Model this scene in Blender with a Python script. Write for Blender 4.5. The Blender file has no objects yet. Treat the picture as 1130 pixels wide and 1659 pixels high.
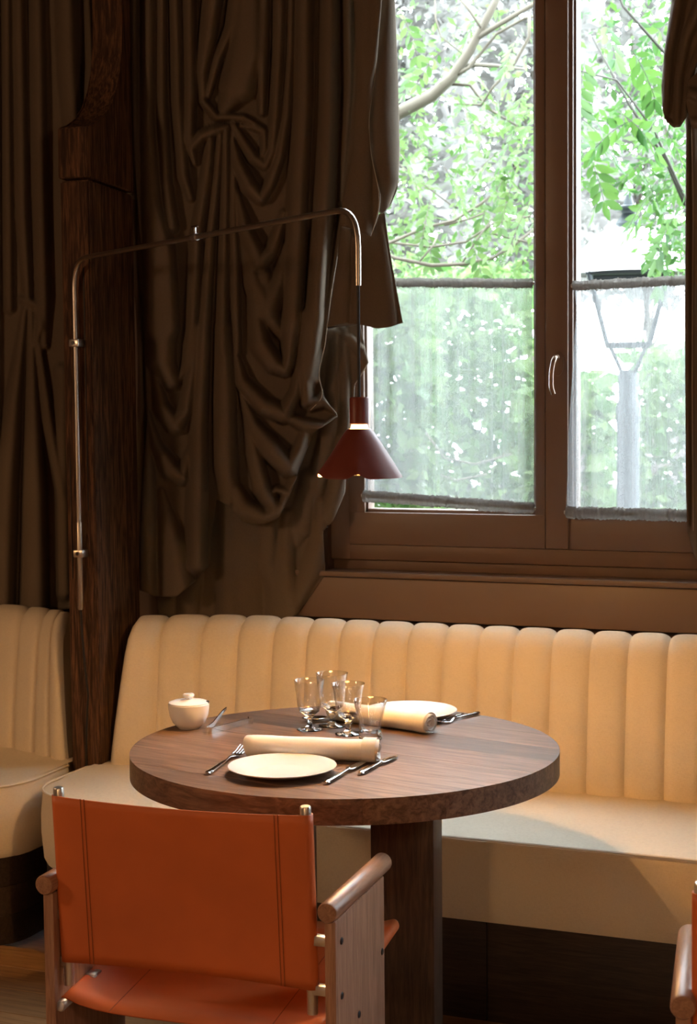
import bpy, bmesh, math, random
import numpy as np
from mathutils import Vector, Matrix, Euler
from math import sin, cos, pi, radians, sqrt, atan2, atan

S = bpy.context.scene
COL = S.collection
random.seed(7)
rng = np.random.default_rng(11)

# ------------------------------------------------------------------ camera
F = 2573.0; PX, PY = 565.0, 829.5; CAMZ = 1.5
psi = radians(21.8); th = atan((829.5 - 655.5) / F); rho = 0.0093
CAM = np.array([0, 0, CAMZ])
_fh = np.array([-sin(psi), cos(psi), 0]); _r = np.array([cos(psi), sin(psi), 0]); _z = np.array([0, 0, 1.0])
FW = _fh * cos(th) - _z * sin(th); _u = _fh * sin(th) + _z * cos(th)
RT = _r * cos(rho) - _u * sin(rho); UP = _r * sin(rho) + _u * cos(rho)
cd = bpy.data.cameras.new('camera'); cam = bpy.data.objects.new('camera', cd); COL.objects.link(cam)
cd.sensor_width = 36; cd.sensor_fit = 'AUTO'; cd.lens = F * 36 / 1659
cd.clip_start = 0.05; cd.clip_end = 200
cd.dof.use_dof = True; cd.dof.focus_distance = 3.45; cd.dof.aperture_fstop = 9.0
M = Matrix.Identity(4)
for i in range(3):
    M[i][0] = RT[i]; M[i][1] = UP[i]; M[i][2] = -FW[i]; M[i][3] = CAM[i]
cam.matrix_world = M
S.camera = cam
S.view_settings.view_transform = 'Standard'; S.view_settings.look = 'None'
S.view_settings.exposure = 0.0; S.view_settings.gamma = 1.0; S.view_settings.use_curve_mapping = False
try:
    S.cycles.use_denoising = True; S.cycles.max_bounces = 16; S.cycles.transmission_bounces = 16; S.cycles.transparent_max_bounces = 24
    S.cycles.caustics_refractive = False; S.cycles.caustics_reflective = False
    S.cycles.sample_clamp_indirect = 40.0
except Exception: pass

# ------------------------------------------------------------------ sky, sun, room light
W = bpy.data.worlds.new('world'); S.world = W; W.use_nodes = True
bg = W.node_tree.nodes['Background']; bg.inputs[0].default_value = (0.80, 0.91, 1.0, 1); bg.inputs[1].default_value = 22.0
def light(name, kind, loc, energy, color, **kw):
    l = bpy.data.lights.new(name, kind); l.energy = energy; l.color = color
    for k, v in kw.items(): setattr(l, k, v)
    o = bpy.data.objects.new(name, l); o.location = loc; COL.objects.link(o); return o
sun = light('sun', 'SUN', (0, -5, 12), 2.5, (1, .96, .88), angle=radians(1.5))
sun.rotation_euler = Vector((-.25, .55, -.8)).to_track_quat('-Z', 'Y').to_euler()
# added warm fill points without fixtures; spots stand for unseen lamps of neighbouring tables
for x, y, e in ((-3.3, 1.0, 58), (1.1, .2, 42)):
    light('warm_fill_light', 'POINT', (x, y, 2.0), e, (1, .60, .32), shadow_soft_size=.14)
for x, y, z, e in ((-.8, -.9, 1.42, 50), (-4.3, 2.0, 1.6, 26)):
    light('pendant_lamp_light', 'SPOT', (x, y, z), e, (1, .56, .24), spot_size=radians(178), spot_blend=.12, shadow_soft_size=.06)

# ------------------------------------------------------------------ helpers
def ray(x, y): return FW + RT * ((x - PX) / F) - UP * ((y - PY) / F)
def atY(x, y, Y):
    d = ray(x, y); return CAM + d * (Y / d[1])
def atZ(x, y, Z):
    d = ray(x, y); return CAM + d * ((Z - CAMZ) / d[2])
def atD(x, y, D): return CAM + ray(x, y) * D

def tag(o, label=None, cat=None, group=None, kind=None):
    if label: o['label'] = label
    if cat: o['category'] = cat
    if group: o['group'] = group
    if kind: o['kind'] = kind
    return o
def empty(name, loc=(0, 0, 0), rz=0, **kw):
    o = bpy.data.objects.new(name, None); o.location = loc; o.rotation_euler = (0, 0, rz); o.empty_display_size = .1
    COL.objects.link(o); return tag(o, **kw)
def link(name, me, mat, parent=None, world=False, smooth=True, sharp=None):
    if isinstance(mat, (list, tuple)):
        for m in mat: me.materials.append(m)
    elif mat: me.materials.append(mat)
    if smooth and len(me.polygons):
        me.polygons.foreach_set('use_smooth', [True] * len(me.polygons))
        if sharp: me.set_sharp_from_angle(angle=radians(sharp))
    o = bpy.data.objects.new(name, me); COL.objects.link(o)
    if parent:
        o.parent = parent
        if world: 
            L = parent.location.copy()
            if parent.parent: L = L + parent.parent.location
            o.location = -L
    return o
def mesh(name, v, f, mat, parent=None, world=False, smooth=True, sharp=35):
    me = bpy.data.meshes.new(name)
    me.from_pydata([tuple(map(float, p)) for p in v], [], [tuple(map(int, q)) for q in f]); me.update()
    return link(name, me, mat, parent, world, smooth, sharp)
def from_bm(name, bm, mat, parent=None, world=False, smooth=True, sharp=35):
    bmesh.ops.recalc_face_normals(bm, faces=bm.faces)
    me = bpy.data.meshes.new(name); bm.to_mesh(me); bm.free()
    return link(name, me, mat, parent, world, smooth, sharp)
def add_box(bm, lo, hi, bev=0.0, rot=None, seg=2):
    lo, hi = Vector(lo), Vector(hi); c = (lo + hi) / 2; d = hi - lo
    mt = Matrix.Translation(c)
    if rot is not None: mt = mt @ rot
    r = bmesh.ops.create_cube(bm, size=1, matrix=mt @ Matrix.Diagonal((d.x, d.y, d.z, 1)))
    if bev > 0:
        es = list({e for v in r['verts'] for e in v.link_edges})
        bmesh.ops.bevel(bm, geom=es, offset=bev, segments=seg, affect='EDGES', profile=.5)
def box(name, lo, hi, mat, parent=None, bev=0.002, world=False, seg=2):
    bm = bmesh.new(); add_box(bm, lo, hi, bev, seg=seg); return from_bm(name, bm, mat, parent, world)
def tube_data(pts, rad, n=10, cap=True):
    pts = [Vector(p) for p in pts]
    if not hasattr(rad, '__len__'): rad = [rad] * len(pts)
    v, f = [], []; T = []
    for i in range(len(pts)):
        a = pts[max(i - 1, 0)]; b = pts[min(i + 1, len(pts) - 1)]; T.append((b - a).normalized())
    nrm = T[0].orthogonal().normalized()
    for i, p in enumerate(pts):
        t = T[i]; nrm = (nrm - t * nrm.dot(t)).normalized(); bi = t.cross(nrm)
        for k in range(n):
            a = 2 * pi * k / n; v.append(p + (nrm * cos(a) + bi * sin(a)) * rad[i])
    for i in range(len(pts) - 1):
        for k in range(n):
            f.append((i * n + k, i * n + (k + 1) % n, (i + 1) * n + (k + 1) % n, (i + 1) * n + k))
    if cap:
        f.append(tuple(range(n - 1, -1, -1))); f.append(tuple((len(pts) - 1) * n + k for k in range(n)))
    return v, f
def tube(name, pts, rad, mat, parent=None, n=10, world=False, sharp=50):
    v, f = tube_data(pts, rad, n); return mesh(name, v, f, mat, parent, world, True, sharp)
def lathe_data(prof, n=40, close=False):
    v, f = [], []
    m = len(prof)
    for k in range(n):
        a = 2 * pi * k / n
        for r, z in prof: v.append((r * cos(a), r * sin(a), z))
    rng_ = range(m if close else m - 1)
    for k in range(n):
        k2 = (k + 1) % n
        for i in rng_:
            j = (i + 1) % m
            f.append((k * m + i, k2 * m + i, k2 * m + j, k * m + j))
    return v, f
def lathe(name, prof, mat, parent=None, n=40, close=False, sharp=40):
    v, f = lathe_data(prof, n, close)
    me = bpy.data.meshes.new(name); me.from_pydata(v, [], f)
    bm = bmesh.new(); bm.from_mesh(me); bmesh.ops.remove_doubles(bm, verts=bm.verts, dist=1e-6)
    bpy.data.meshes.remove(me)
    return from_bm(name, bm, mat, parent, sharp=sharp)
def arc_path(pts, r, n=6):
    """round the corners of a polyline"""
    pts = [Vector(p) for p in pts]; out = [pts[0]]
    for i in range(1, len(pts) - 1):
        a, b, c = pts[i - 1], pts[i], pts[i + 1]
        u = (a - b).normalized(); w = (c - b).normalized()
        d = min(r, (a - b).length * .49, (c - b).length * .49)
        p0, p1 = b + u * d, b + w * d
        for k in range(n + 1):
            t = k / n; out.append(p0 * (1 - t) ** 2 + b * 2 * t * (1 - t) + p1 * t * t)
    out.append(pts[-1]); return out

# ------------------------------------------------------------------ materials
def new_mat(name):
    m = bpy.data.materials.new(name); m.use_nodes = True; nt = m.node_tree
    return m, nt, nt.nodes['Principled BSDF'], nt.nodes, nt.links
def setp(b, col=None, rough=.5, metal=0, spec=None, **kw):
    if col is not None: b.inputs['Base Color'].default_value = (*col, 1)
    b.inputs['Roughness'].default_value = rough; b.inputs['Metallic'].default_value = metal
    if spec is not None: b.inputs['Specular IOR Level'].default_value = spec
    for k, v in kw.items(): b.inputs[k].default_value = v
def coords(N, L, scale, rnd=True):
    tc = N.new('ShaderNodeTexCoord'); mp = N.new('ShaderNodeMapping'); mp.inputs['Scale'].default_value = scale
    L.new(tc.outputs['Object'], mp.inputs[0])
    if rnd:
        oi = N.new('ShaderNodeObjectInfo'); vm = N.new('ShaderNodeVectorMath'); vm.operation = 'SCALE'
        cb = N.new('ShaderNodeCombineXYZ')
        for k in range(3): L.new(oi.outputs['Random'], cb.inputs[k])
        vm.inputs['Scale'].default_value = 37.0; L.new(cb.outputs[0], vm.inputs[0]); L.new(vm.outputs[0], mp.inputs['Location'])
    return mp.outputs[0]
def ramp(N, L, fac, stops):
    r = N.new('ShaderNodeValToRGB'); e = r.color_ramp.elements
    while len(e) < len(stops): e.new(.5)
    for q, (p, c) in zip(e, stops): q.position = p; q.color = (*c, 1)
    L.new(fac, r.inputs[0]); return r.outputs[0]
def bump(N, L, b, h, strength, dist=.002):
    bp = N.new('ShaderNodeBump'); bp.inputs['Strength'].default_value = strength; bp.inputs['Distance'].default_value = dist
    L.new(h, bp.inputs['Height']); L.new(bp.outputs[0], b.inputs['Normal'])
def noise(N, L, vec, scale, detail=4, dist=0.0, rough=.55):
    n = N.new('ShaderNodeTexNoise'); n.inputs['Scale'].default_value = scale; n.inputs['Detail'].default_value = detail
    n.inputs['Distortion'].default_value = dist; n.inputs['Roughness'].default_value = rough
    L.new(vec, n.inputs['Vector']); return n.outputs['Fac']
def mat_plain(name, col, rough=.5, metal=0, spec=None, **kw):
    m, nt, b, N, L = new_mat(name); setp(b, col, rough, metal, spec, **kw)
    return m
def mat_wood(name, c0, c1, c2, axis='x', rough=.45, fine=1.0, bstr=.25, spec=.4, vary=.25, stretch=14):
    m, nt, b, N, L = new_mat(name); setp(b, c1, rough, 0, spec)
    s = {'x': (1, stretch, stretch), 'y': (stretch, 1, stretch), 'z': (stretch, stretch, 1)}[axis]
    v = coords(N, L, tuple(q * fine for q in s))
    n1 = noise(N, L, v, 2.2, 6, 1.2); n2 = noise(N, L, v, 9.0, 5, .3, .7)
    mx = N.new('ShaderNodeMath'); mx.operation = 'MULTIPLY_ADD'; L.new(n2, mx.inputs[0]); mx.inputs[1].default_value = .45; L.new(n1, mx.inputs[2])
    c = ramp(N, L, mx.outputs[0], [(.48, c0), (.68, c1), (.92, c2)])
    oi = N.new('ShaderNodeObjectInfo'); hv = N.new('ShaderNodeHueSaturation')
    mr = N.new('ShaderNodeMapRange'); mr.inputs[3].default_value = 1 - vary; mr.inputs[4].default_value = 1 + vary
    L.new(oi.outputs['Random'], mr.inputs[0]); L.new(mr.outputs[0], hv.inputs['Value']); L.new(c, hv.inputs['Color'])
    L.new(hv.outputs[0], b.inputs['Base Color'])
    bump(N, L, b, n2, bstr, .0015)
    return m
def mat_fabric(name, col, col2, weave=900, bstr=.35, sheen=.2, rough=.9):
    m, nt, b, N, L = new_mat(name); setp(b, col, rough, 0, .15)
    v = coords(N, L, (1, 1, 1), False)
    n0 = noise(N, L, v, 3.0, 3)
    mp = N.new('ShaderNodeMapping'); mp.inputs['Scale'].default_value = (weave * .12, weave * .12, weave); L.new(v, mp.inputs[0])
    mp2 = N.new('ShaderNodeMapping'); mp2.inputs['Scale'].default_value = (weave, weave, weave * .12); L.new(v, mp2.inputs[0])
    w1 = noise(N, L, mp.outputs[0], 1.0, 2); w2 = noise(N, L, mp2.outputs[0], 1.0, 2)
    ad = N.new('ShaderNodeMath'); ad.operation = 'ADD'; L.new(w1, ad.inputs[0]); L.new(w2, ad.inputs[1])
    a2 = N.new('ShaderNodeMath'); a2.operation = 'MULTIPLY_ADD'; L.new(ad.outputs[0], a2.inputs[0]); a2.inputs[1].default_value = .7; 
    sc = N.new('ShaderNodeMath'); sc.operation = 'MULTIPLY'; L.new(n0, sc.inputs[0]); sc.inputs[1].default_value = .4; L.new(sc.outputs[0], a2.inputs[2])
    c = ramp(N, L, a2.outputs[0], [(.55, col2), (1.15 if False else .98, col)])
    L.new(c, b.inputs['Base Color'])
    b.inputs['Sheen Weight'].default_value = sheen; b.inputs['Sheen Roughness'].default_value = .5
    bump(N, L, b, ad.outputs[0], bstr, .0012)
    return m

m_curtain = mat_fabric('curtain_wool', (.155, .120, .088), (.112, .087, .063), 1500, .25, .0)
m_hem = mat_plain('curtain_hem', (.42, .36, .28), .8)
m_linen = mat_fabric('bench_linen', (.74, .645, .51), (.62, .53, .41), 1000, .35, .15)
m_piping = mat_plain('bench_piping', (.72, .64, .52), .85)
m_paint = mat_plain('brown_paint', (.195, .125, .090), .42, 0, .4)
m_wall = mat_plain('wall_paint', (.085, .045, .028), .6)
m_ceil = mat_plain('ceiling_paint', (.16, .12, .09), .8)
m_table = mat_wood('table_wood', (.045, .027, .020), (.105, .064, .045), (.185, .118, .084), 'x', .38, 2.2, .3, .45, .38)
m_tableleg = mat_wood('table_leg_wood', (.030, .016, .011), (.058, .032, .021), (.10, .056, .036), 'z', .5, 3.0, .3, .35, .1)
m_post = mat_wood('old_beam_wood', (.022, .011, .007), (.060, .030, .017), (.19, .092, .046), 'z', .7, 2.6, .9, .2, .15)
m_plinth = mat_wood('plinth_wood', (.016, .010, .007), (.030, .018, .013), (.05, .03, .021), 'x', .45, 3.0, .2, .35, .15)
m_floor = mat_wood('oak_floor', (.17, .085, .036), (.27, .145, .062), (.36, .20, .09), 'x', .45, 1.6, .15, .35, .2)
m_chairwood = mat_wood('chair_walnut', (.17, .085, .05), (.26, .135, .085), (.36, .2, .13), 'z', .42, 3.0, .15, .4, .08)
m_chairarm = mat_wood('arm_walnut', (.17, .085, .05), (.26, .135, .085), (.36, .2, .13), 'y', .38, 3.0, .12, .45, .08)
m_steel = mat_plain('brushed_steel', (.62, .58, .53), .32, 1)
m_chrome = mat_plain('cutlery_steel', (.75, .75, .75), .12, 1)
m_pole = mat_plain('aged_steel', (.52, .46, .39), .33, 1)
m_black = mat_plain('black_rubber', (.012, .011, .010), .5)
m_bolt = mat_plain('bolt_black', (.02, .02, .022), .35, .6)
m_handle = mat_plain('handle_bronze', (.25, .16, .11), .25, .5)
def mat_leather(name, col):
    m, nt, b, N, L = new_mat(name); setp(b, col, .48, 0, .4)
    v = coords(N, L, (1, 1, 1)); n = noise(N, L, v, 420, 3); n0 = noise(N, L, v, 5, 3)
    c = ramp(N, L, n0, [(.3, tuple(q * .86 for q in col)), (.7, tuple(min(1, q * 1.1) for q in col))]); L.new(c, b.inputs['Base Color'])
    bump(N, L, b, n, .25, .0006); return m
m_leather = mat_leather('saddle_leather', (.54, .128, .034))
m_stitch = mat_plain('stitch_thread', (.22, .055, .014), .7)
m_ceramic = mat_plain('white_porcelain', (.76, .77, .80), .18, 0, .5)
m_napkin = mat_fabric('napkin_cotton', (.80, .79, .77), (.72, .705, .68), 1800, .15, .1)
m_shade = mat_plain('oxblood_shade', (.17, .035, .022), .42, 0, .4)
m_shade_in = mat_plain('shade_inside', (.8, .7, .55), .5)
m_lens, nt, b, N, L = new_mat('lamp_diffuser')
setp(b, (1, .8, .5), .4); b.inputs['Emission Color'].default_value = (1, .66, .30, 1); b.inputs['Emission Strength'].default_value = 7
m_dimmer, nt, b, N, L = new_mat('dimming_grey')  # grey see-through colour of the added disc below the bulb
tr = N.new('ShaderNodeBsdfTransparent'); tr.inputs[0].default_value = (.13, .13, .13, 1); L.new(tr.outputs[0], nt.nodes['Material Output'].inputs[0])
def thin_sheet(name, tint, rough, base, pw):
    m, nt, b, N, L = new_mat(name)
    tr = N.new('ShaderNodeBsdfTransparent'); gl = N.new('ShaderNodeBsdfGlossy'); gl.inputs['Roughness'].default_value = rough
    tr.inputs[0].default_value = (*tint, 1)
    lw = N.new('ShaderNodeLayerWeight'); lw.inputs['Blend'].default_value = .5
    pwn = N.new('ShaderNodeMath'); pwn.operation = 'POWER'; pwn.inputs[1].default_value = pw; L.new(lw.outputs['Facing'], pwn.inputs[0])
    ma = N.new('ShaderNodeMath'); ma.operation = 'MULTIPLY_ADD'; ma.inputs[1].default_value = .85; ma.inputs[2].default_value = base; L.new(pwn.outputs[0], ma.inputs[0])
    mix = N.new('ShaderNodeMixShader'); L.new(ma.outputs[0], mix.inputs[0]); L.new(tr.outputs[0], mix.inputs[1]); L.new(gl.outputs[0], mix.inputs[2])
    L.new(mix.outputs[0], nt.nodes['Material Output'].inputs[0]); return m
# clear glass for tableware
m_glass, nt, b, N, L = new_mat('clear_glass'); setp(b, (1, 1, 1), .0); b.inputs['Transmission Weight'].default_value = 1; b.inputs['IOR'].default_value = 1.48
_out = nt.nodes['Material Output']
m_thin = thin_sheet('thin_glass', (.985, .985, .985), .015, .085, 2.8)
# window panes: thin sheet
m_pane = thin_sheet('window_pane', (.975, .985, .98), .02, .02, 5.0)
# sheer cloth
def mat_sheer(name, openness, col):
    m, nt, b, N, L = new_mat(name)
    tr = N.new('ShaderNodeBsdfTransparent'); df = N.new('ShaderNodeBsdfDiffuse'); tl = N.new('ShaderNodeBsdfTranslucent')
    df.inputs[0].default_value = (*col, 1); tl.inputs[0].default_value = (*col, 1)
    m1 = N.new('ShaderNodeMixShader'); m1.inputs[0].default_value = .6; L.new(df.outputs[0], m1.inputs[1]); L.new(tl.outputs[0], m1.inputs[2])
    v = coords(N, L, (1, 1, 1), False)
    mp = N.new('ShaderNodeMapping'); mp.inputs['Scale'].default_value = (90, 90, .6); L.new(v, mp.inputs[0])
    n = noise(N, L, mp.outputs[0], 1.0, 3)
    mp2 = N.new('ShaderNodeMapping'); mp2.inputs['Scale'].default_value = (500, 500, 500); L.new(v, mp2.inputs[0])
    n2 = noise(N, L, mp2.outputs[0], 1.0, 1)
    ad = N.new('ShaderNodeMath'); ad.operation = 'ADD'; L.new(n, ad.inputs[0]); L.new(n2, ad.inputs[1])
    mr = N.new('ShaderNodeMapRange'); mr.inputs[1].default_value = .7; mr.inputs[2].default_value = 1.3
    mr.inputs[3].default_value = 1 - openness - .14; mr.inputs[4].default_value = 1 - openness + .14
    L.new(ad.outputs[0], mr.inputs[0])
    m2 = N.new('ShaderNodeMixShader'); L.new(mr.outputs[0], m2.inputs[0]); L.new(tr.outputs[0], m2.inputs[1]); L.new(m1.outputs[0], m2.inputs[2])
    L.new(m2.outputs[0], nt.nodes['Material Output'].inputs[0]); return m
m_sheer = mat_sheer('sheer_linen', .42, (.215, .215, .215))
m_sheer_dense = mat_sheer('sheer_gathered', .16, (.31, .285, .26))
def mat_leaf(name, c0, c1, transl=.5):
    m, nt, b, N, L = new_mat(name)
    df = N.new('ShaderNodeBsdfPrincipled'); nt.nodes.remove(b); tl = N.new('ShaderNodeBsdfTranslucent'); mx = N.new('ShaderNodeMixShader'); mx.inputs[0].default_value = transl
    df.inputs['Roughness'].default_value = .55
    g = N.new('ShaderNodeNewGeometry'); oi = N.new('ShaderNodeObjectInfo'); ad = N.new('ShaderNodeMath'); ad.operation = 'ADD'
    L.new(g.outputs['Random Per Island'], ad.inputs[0]); L.new(oi.outputs['Random'], ad.inputs[1])
    fr = N.new('ShaderNodeMath'); fr.operation = 'FRACT'; L.new(ad.outputs[0], fr.inputs[0])
    c = ramp(N, L, fr.outputs[0], [(0, c0), (1, c1)])
    L.new(c, df.inputs['Base Color']); L.new(c, tl.inputs[0]); L.new(df.outputs[0], mx.inputs[1]); L.new(tl.outputs[0], mx.inputs[2])
    L.new(mx.outputs[0], nt.nodes['Material Output'].inputs[0]); return m
m_leaf = mat_leaf('robinia_leaf', (.022, .070, .014), (.085, .17, .034))
m_leaf2 = mat_leaf('tree_leaf', (.042, .095, .022), (.115, .18, .055))
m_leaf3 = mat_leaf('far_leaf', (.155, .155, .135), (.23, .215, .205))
m_leaf4 = mat_leaf('hedge_leaf', (.058, .135, .030), (.21, .30, .11))
m_pink = mat_leaf('blossom', (.15, .11, .10), (.22, .19, .18))
m_bark = mat_plain('pale_bark', (.10, .085, .062), .85)
m_bark2 = mat_plain('grey_bark', (.06, .056, .046), .85)
m_lantern = mat_plain('lantern_metal', (.02, .026, .03), .45, .3)
m_milk = mat_plain('milky_roof', (.88, .90, .90), .35)
m_lglass = m_pane
m_ground = mat_plain('gravel', (.06, .06, .045), .95)

# ================================================================== THE ROOM
XL, XR, YB, YF, ZC = -6.2, 3.4, 4.41, -3.2, 4.6
WX0, WX1, WZ0, WZ1 = -1.832, -.42, 1.004, 4.2
bm = bmesh.new()
VX0, VX1 = .75, 2.16
for lo, hi in (((XL, YB, 0), (WX0, YB + .24, ZC)), ((WX1, YB, 0), (VX0, YB + .24, ZC)), ((VX1, YB, 0), (XR, YB + .24, ZC)), ((WX0, YB, 0), (WX1, YB + .24, WZ0 - .03)), ((WX0, YB, WZ1), (WX1, YB + .24, ZC)), ((VX0, YB, 0), (VX1, YB + .24, WZ0 - .03)), ((VX0, YB, WZ1), (VX1, YB + .24, ZC))):
    add_box(bm, lo, hi)
tag(from_bm('wall_back', bm, m_wall, smooth=False), kind='structure')
for n, lo, hi in (('wall_left', (XL - .1, YF, 0), (XL, YB + .24, ZC)), ('wall_right', (XR, YF, 0), (XR + .1, YB + .24, ZC)), ('wall_front', (XL, YF - .1, 0), (XR, YF, ZC))):
    tag(box(n, lo, hi, m_wall, bev=0), kind='structure')
tag(box('ceiling', (XL - .1, YF - .1, ZC), (XR + .1, YB + .24, ZC + .12), m_ceil, bev=0), kind='structure')
fl = tag(box('floor', (XL - .1, YF - .1, -.12), (XR + .1, YB + .24, -.014), m_floor, bev=0), kind='structure')
# floor boards where the picture sees the floor
for j in range(12):
    y0 = 2.0 + j * .14
    x = -3.6 - random.random() * .9
    while x < .8:
        ln = 1.1 + random.random() * .8
        box('floor_board', (x + .001, y0 + .001, -.014), (x + ln - .001, y0 + .139, 0), m_floor, fl, bev=.0015, seg=1); x += ln
# apron panel and sill under the window
ap = tag(box('trim_1', (-2.02, 4.372, .862), (.4, YB, .986), m_paint, bev=.006), kind='structure')
tag(box('trim_2', (-2.02, 4.362, .988), (.4, YB + .06, 1.004), m_paint, bev=.004), kind='structure')

# window
win = tag(empty('window_1', (-1.16, 4.45, 1.0)), kind='structure')
bm = bmesh.new()
add_box(bm, (WX0, 4.435, 1.034), (WX0 + .062, 4.52, WZ1), .003); add_box(bm, (WX1 - .062, 4.435, 1.034), (WX1, 4.52, WZ1), .003)
add_box(bm, (WX0 + .06, 4.435, 1.034), (WX1 - .06, 4.52, 1.08), .003); add_box(bm, (WX0 + .06, 4.435, WZ1 - .06), (WX1 - .06, 4.52, WZ1), .003)
add_box(bm, (WX0, 4.455, 1.003), (WX1, 4.53, 1.035), .002)
from_bm('window_frame', bm, m_paint, win, world=True)
def sash(x0, x1, sl, sr, zb):
    root_n = 'window_sash'
    bm = bmesh.new(); y0, y1 = 4.425, 4.49; zt = WZ1 - .062
    zg = 1.19
    add_box(bm, (x0, y0, zb), (x1, y1, zg - .012), .0025); add_box(bm, (x0, y0, zt - .1), (x1, y1, zt), .0025)
    add_box(bm, (x0, y0, zg - .014), (x0 + sl, y1, zt - .09), .0025); add_box(bm, (x1 - sr, y0, zg - .014), (x1, y1, zt - .09), .0025)
    # glazing bead, set back
    a0, a1 = x0 + sl - .002, x1 - sr + .002
    add_box(bm, (a0, y0 + .012, zg - .015), (a0 + .009, y1, zt - .09), .002); add_box(bm, (a1 - .009, y0 + .012, zg - .015), (a1, y1, zt - .09), .002)
    add_box(bm, (a0, y0 + .012, zg - .015), (a1, y1, zg - .002), .002)
    s = from_bm(root_n, bm, m_paint, win, world=True)
    p = box('pane', (a0 + .006, 4.458, zg - .006), (a1 - .006, 4.462, zt - .095), m_pane, s, bev=0)
    return s
sL = sash(-1.769, -1.1625, .052, .030, 1.081)
sR = sash(-1.1605, -.485, .079, .06, 1.081)
box('meeting_bead', (-1.1585, 4.413, 1.083), (-1.093, 4.426, WZ1 - .07), m_paint, sR, bev=.003)
# handle
h = lathe('handle_plate', [(0, .008), (.012, .008), (.0165, .005), (.017, 0)], m_paint, sR, 24)
hp = atY(905, 589, 4.413)
h.matrix_local = Matrix.Translation(Vector((float(hp[0]), 4.413, float(hp[2])))) @ Matrix.Rotation(radians(90), 4, 'X') @ Matrix.Diagonal((1, 2.1, 1, 1))
a = Vector((float(hp[0]), 4.41, float(hp[2]) + .018))
tube('handle_lever', arc_path([a, a + Vector((0, -.04, 0)), a + Vector((-.008, -.045, -.04)), a + Vector((-.008, -.045, -.085)), a + Vector((-.002, -.043, -.105))], .02, 5), [.007] * 6 + [.0065] * 14, m_handle, sR, 10)

# unseen window in the next bay, added to bring in more daylight
win2 = tag(empty('window_2', (1.45, 4.45, 1.0)), kind='structure')
bm = bmesh.new()
for lo, hi in (((VX0, 4.435, WZ0), (VX0 + .12, 4.52, WZ1)), ((VX1 - .12, 4.435, WZ0), (VX1, 4.52, WZ1)), ((1.39, 4.435, WZ0), (1.52, 4.52, WZ1)), ((VX0, 4.435, WZ0), (VX1, 4.52, 1.19)), ((VX0, 4.435, WZ1 - .15), (VX1, 4.52, WZ1))):
    add_box(bm, lo, hi, .003)
from_bm('window_frame', bm, m_paint, win2, world=True)
for a, b_ in ((VX0 + .11, 1.40), (1.51, VX1 - .11)): box('pane', (a, 4.458, 1.18), (b_, 4.462, WZ1 - .14), m_pane, win2, bev=0, world=True)

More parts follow.
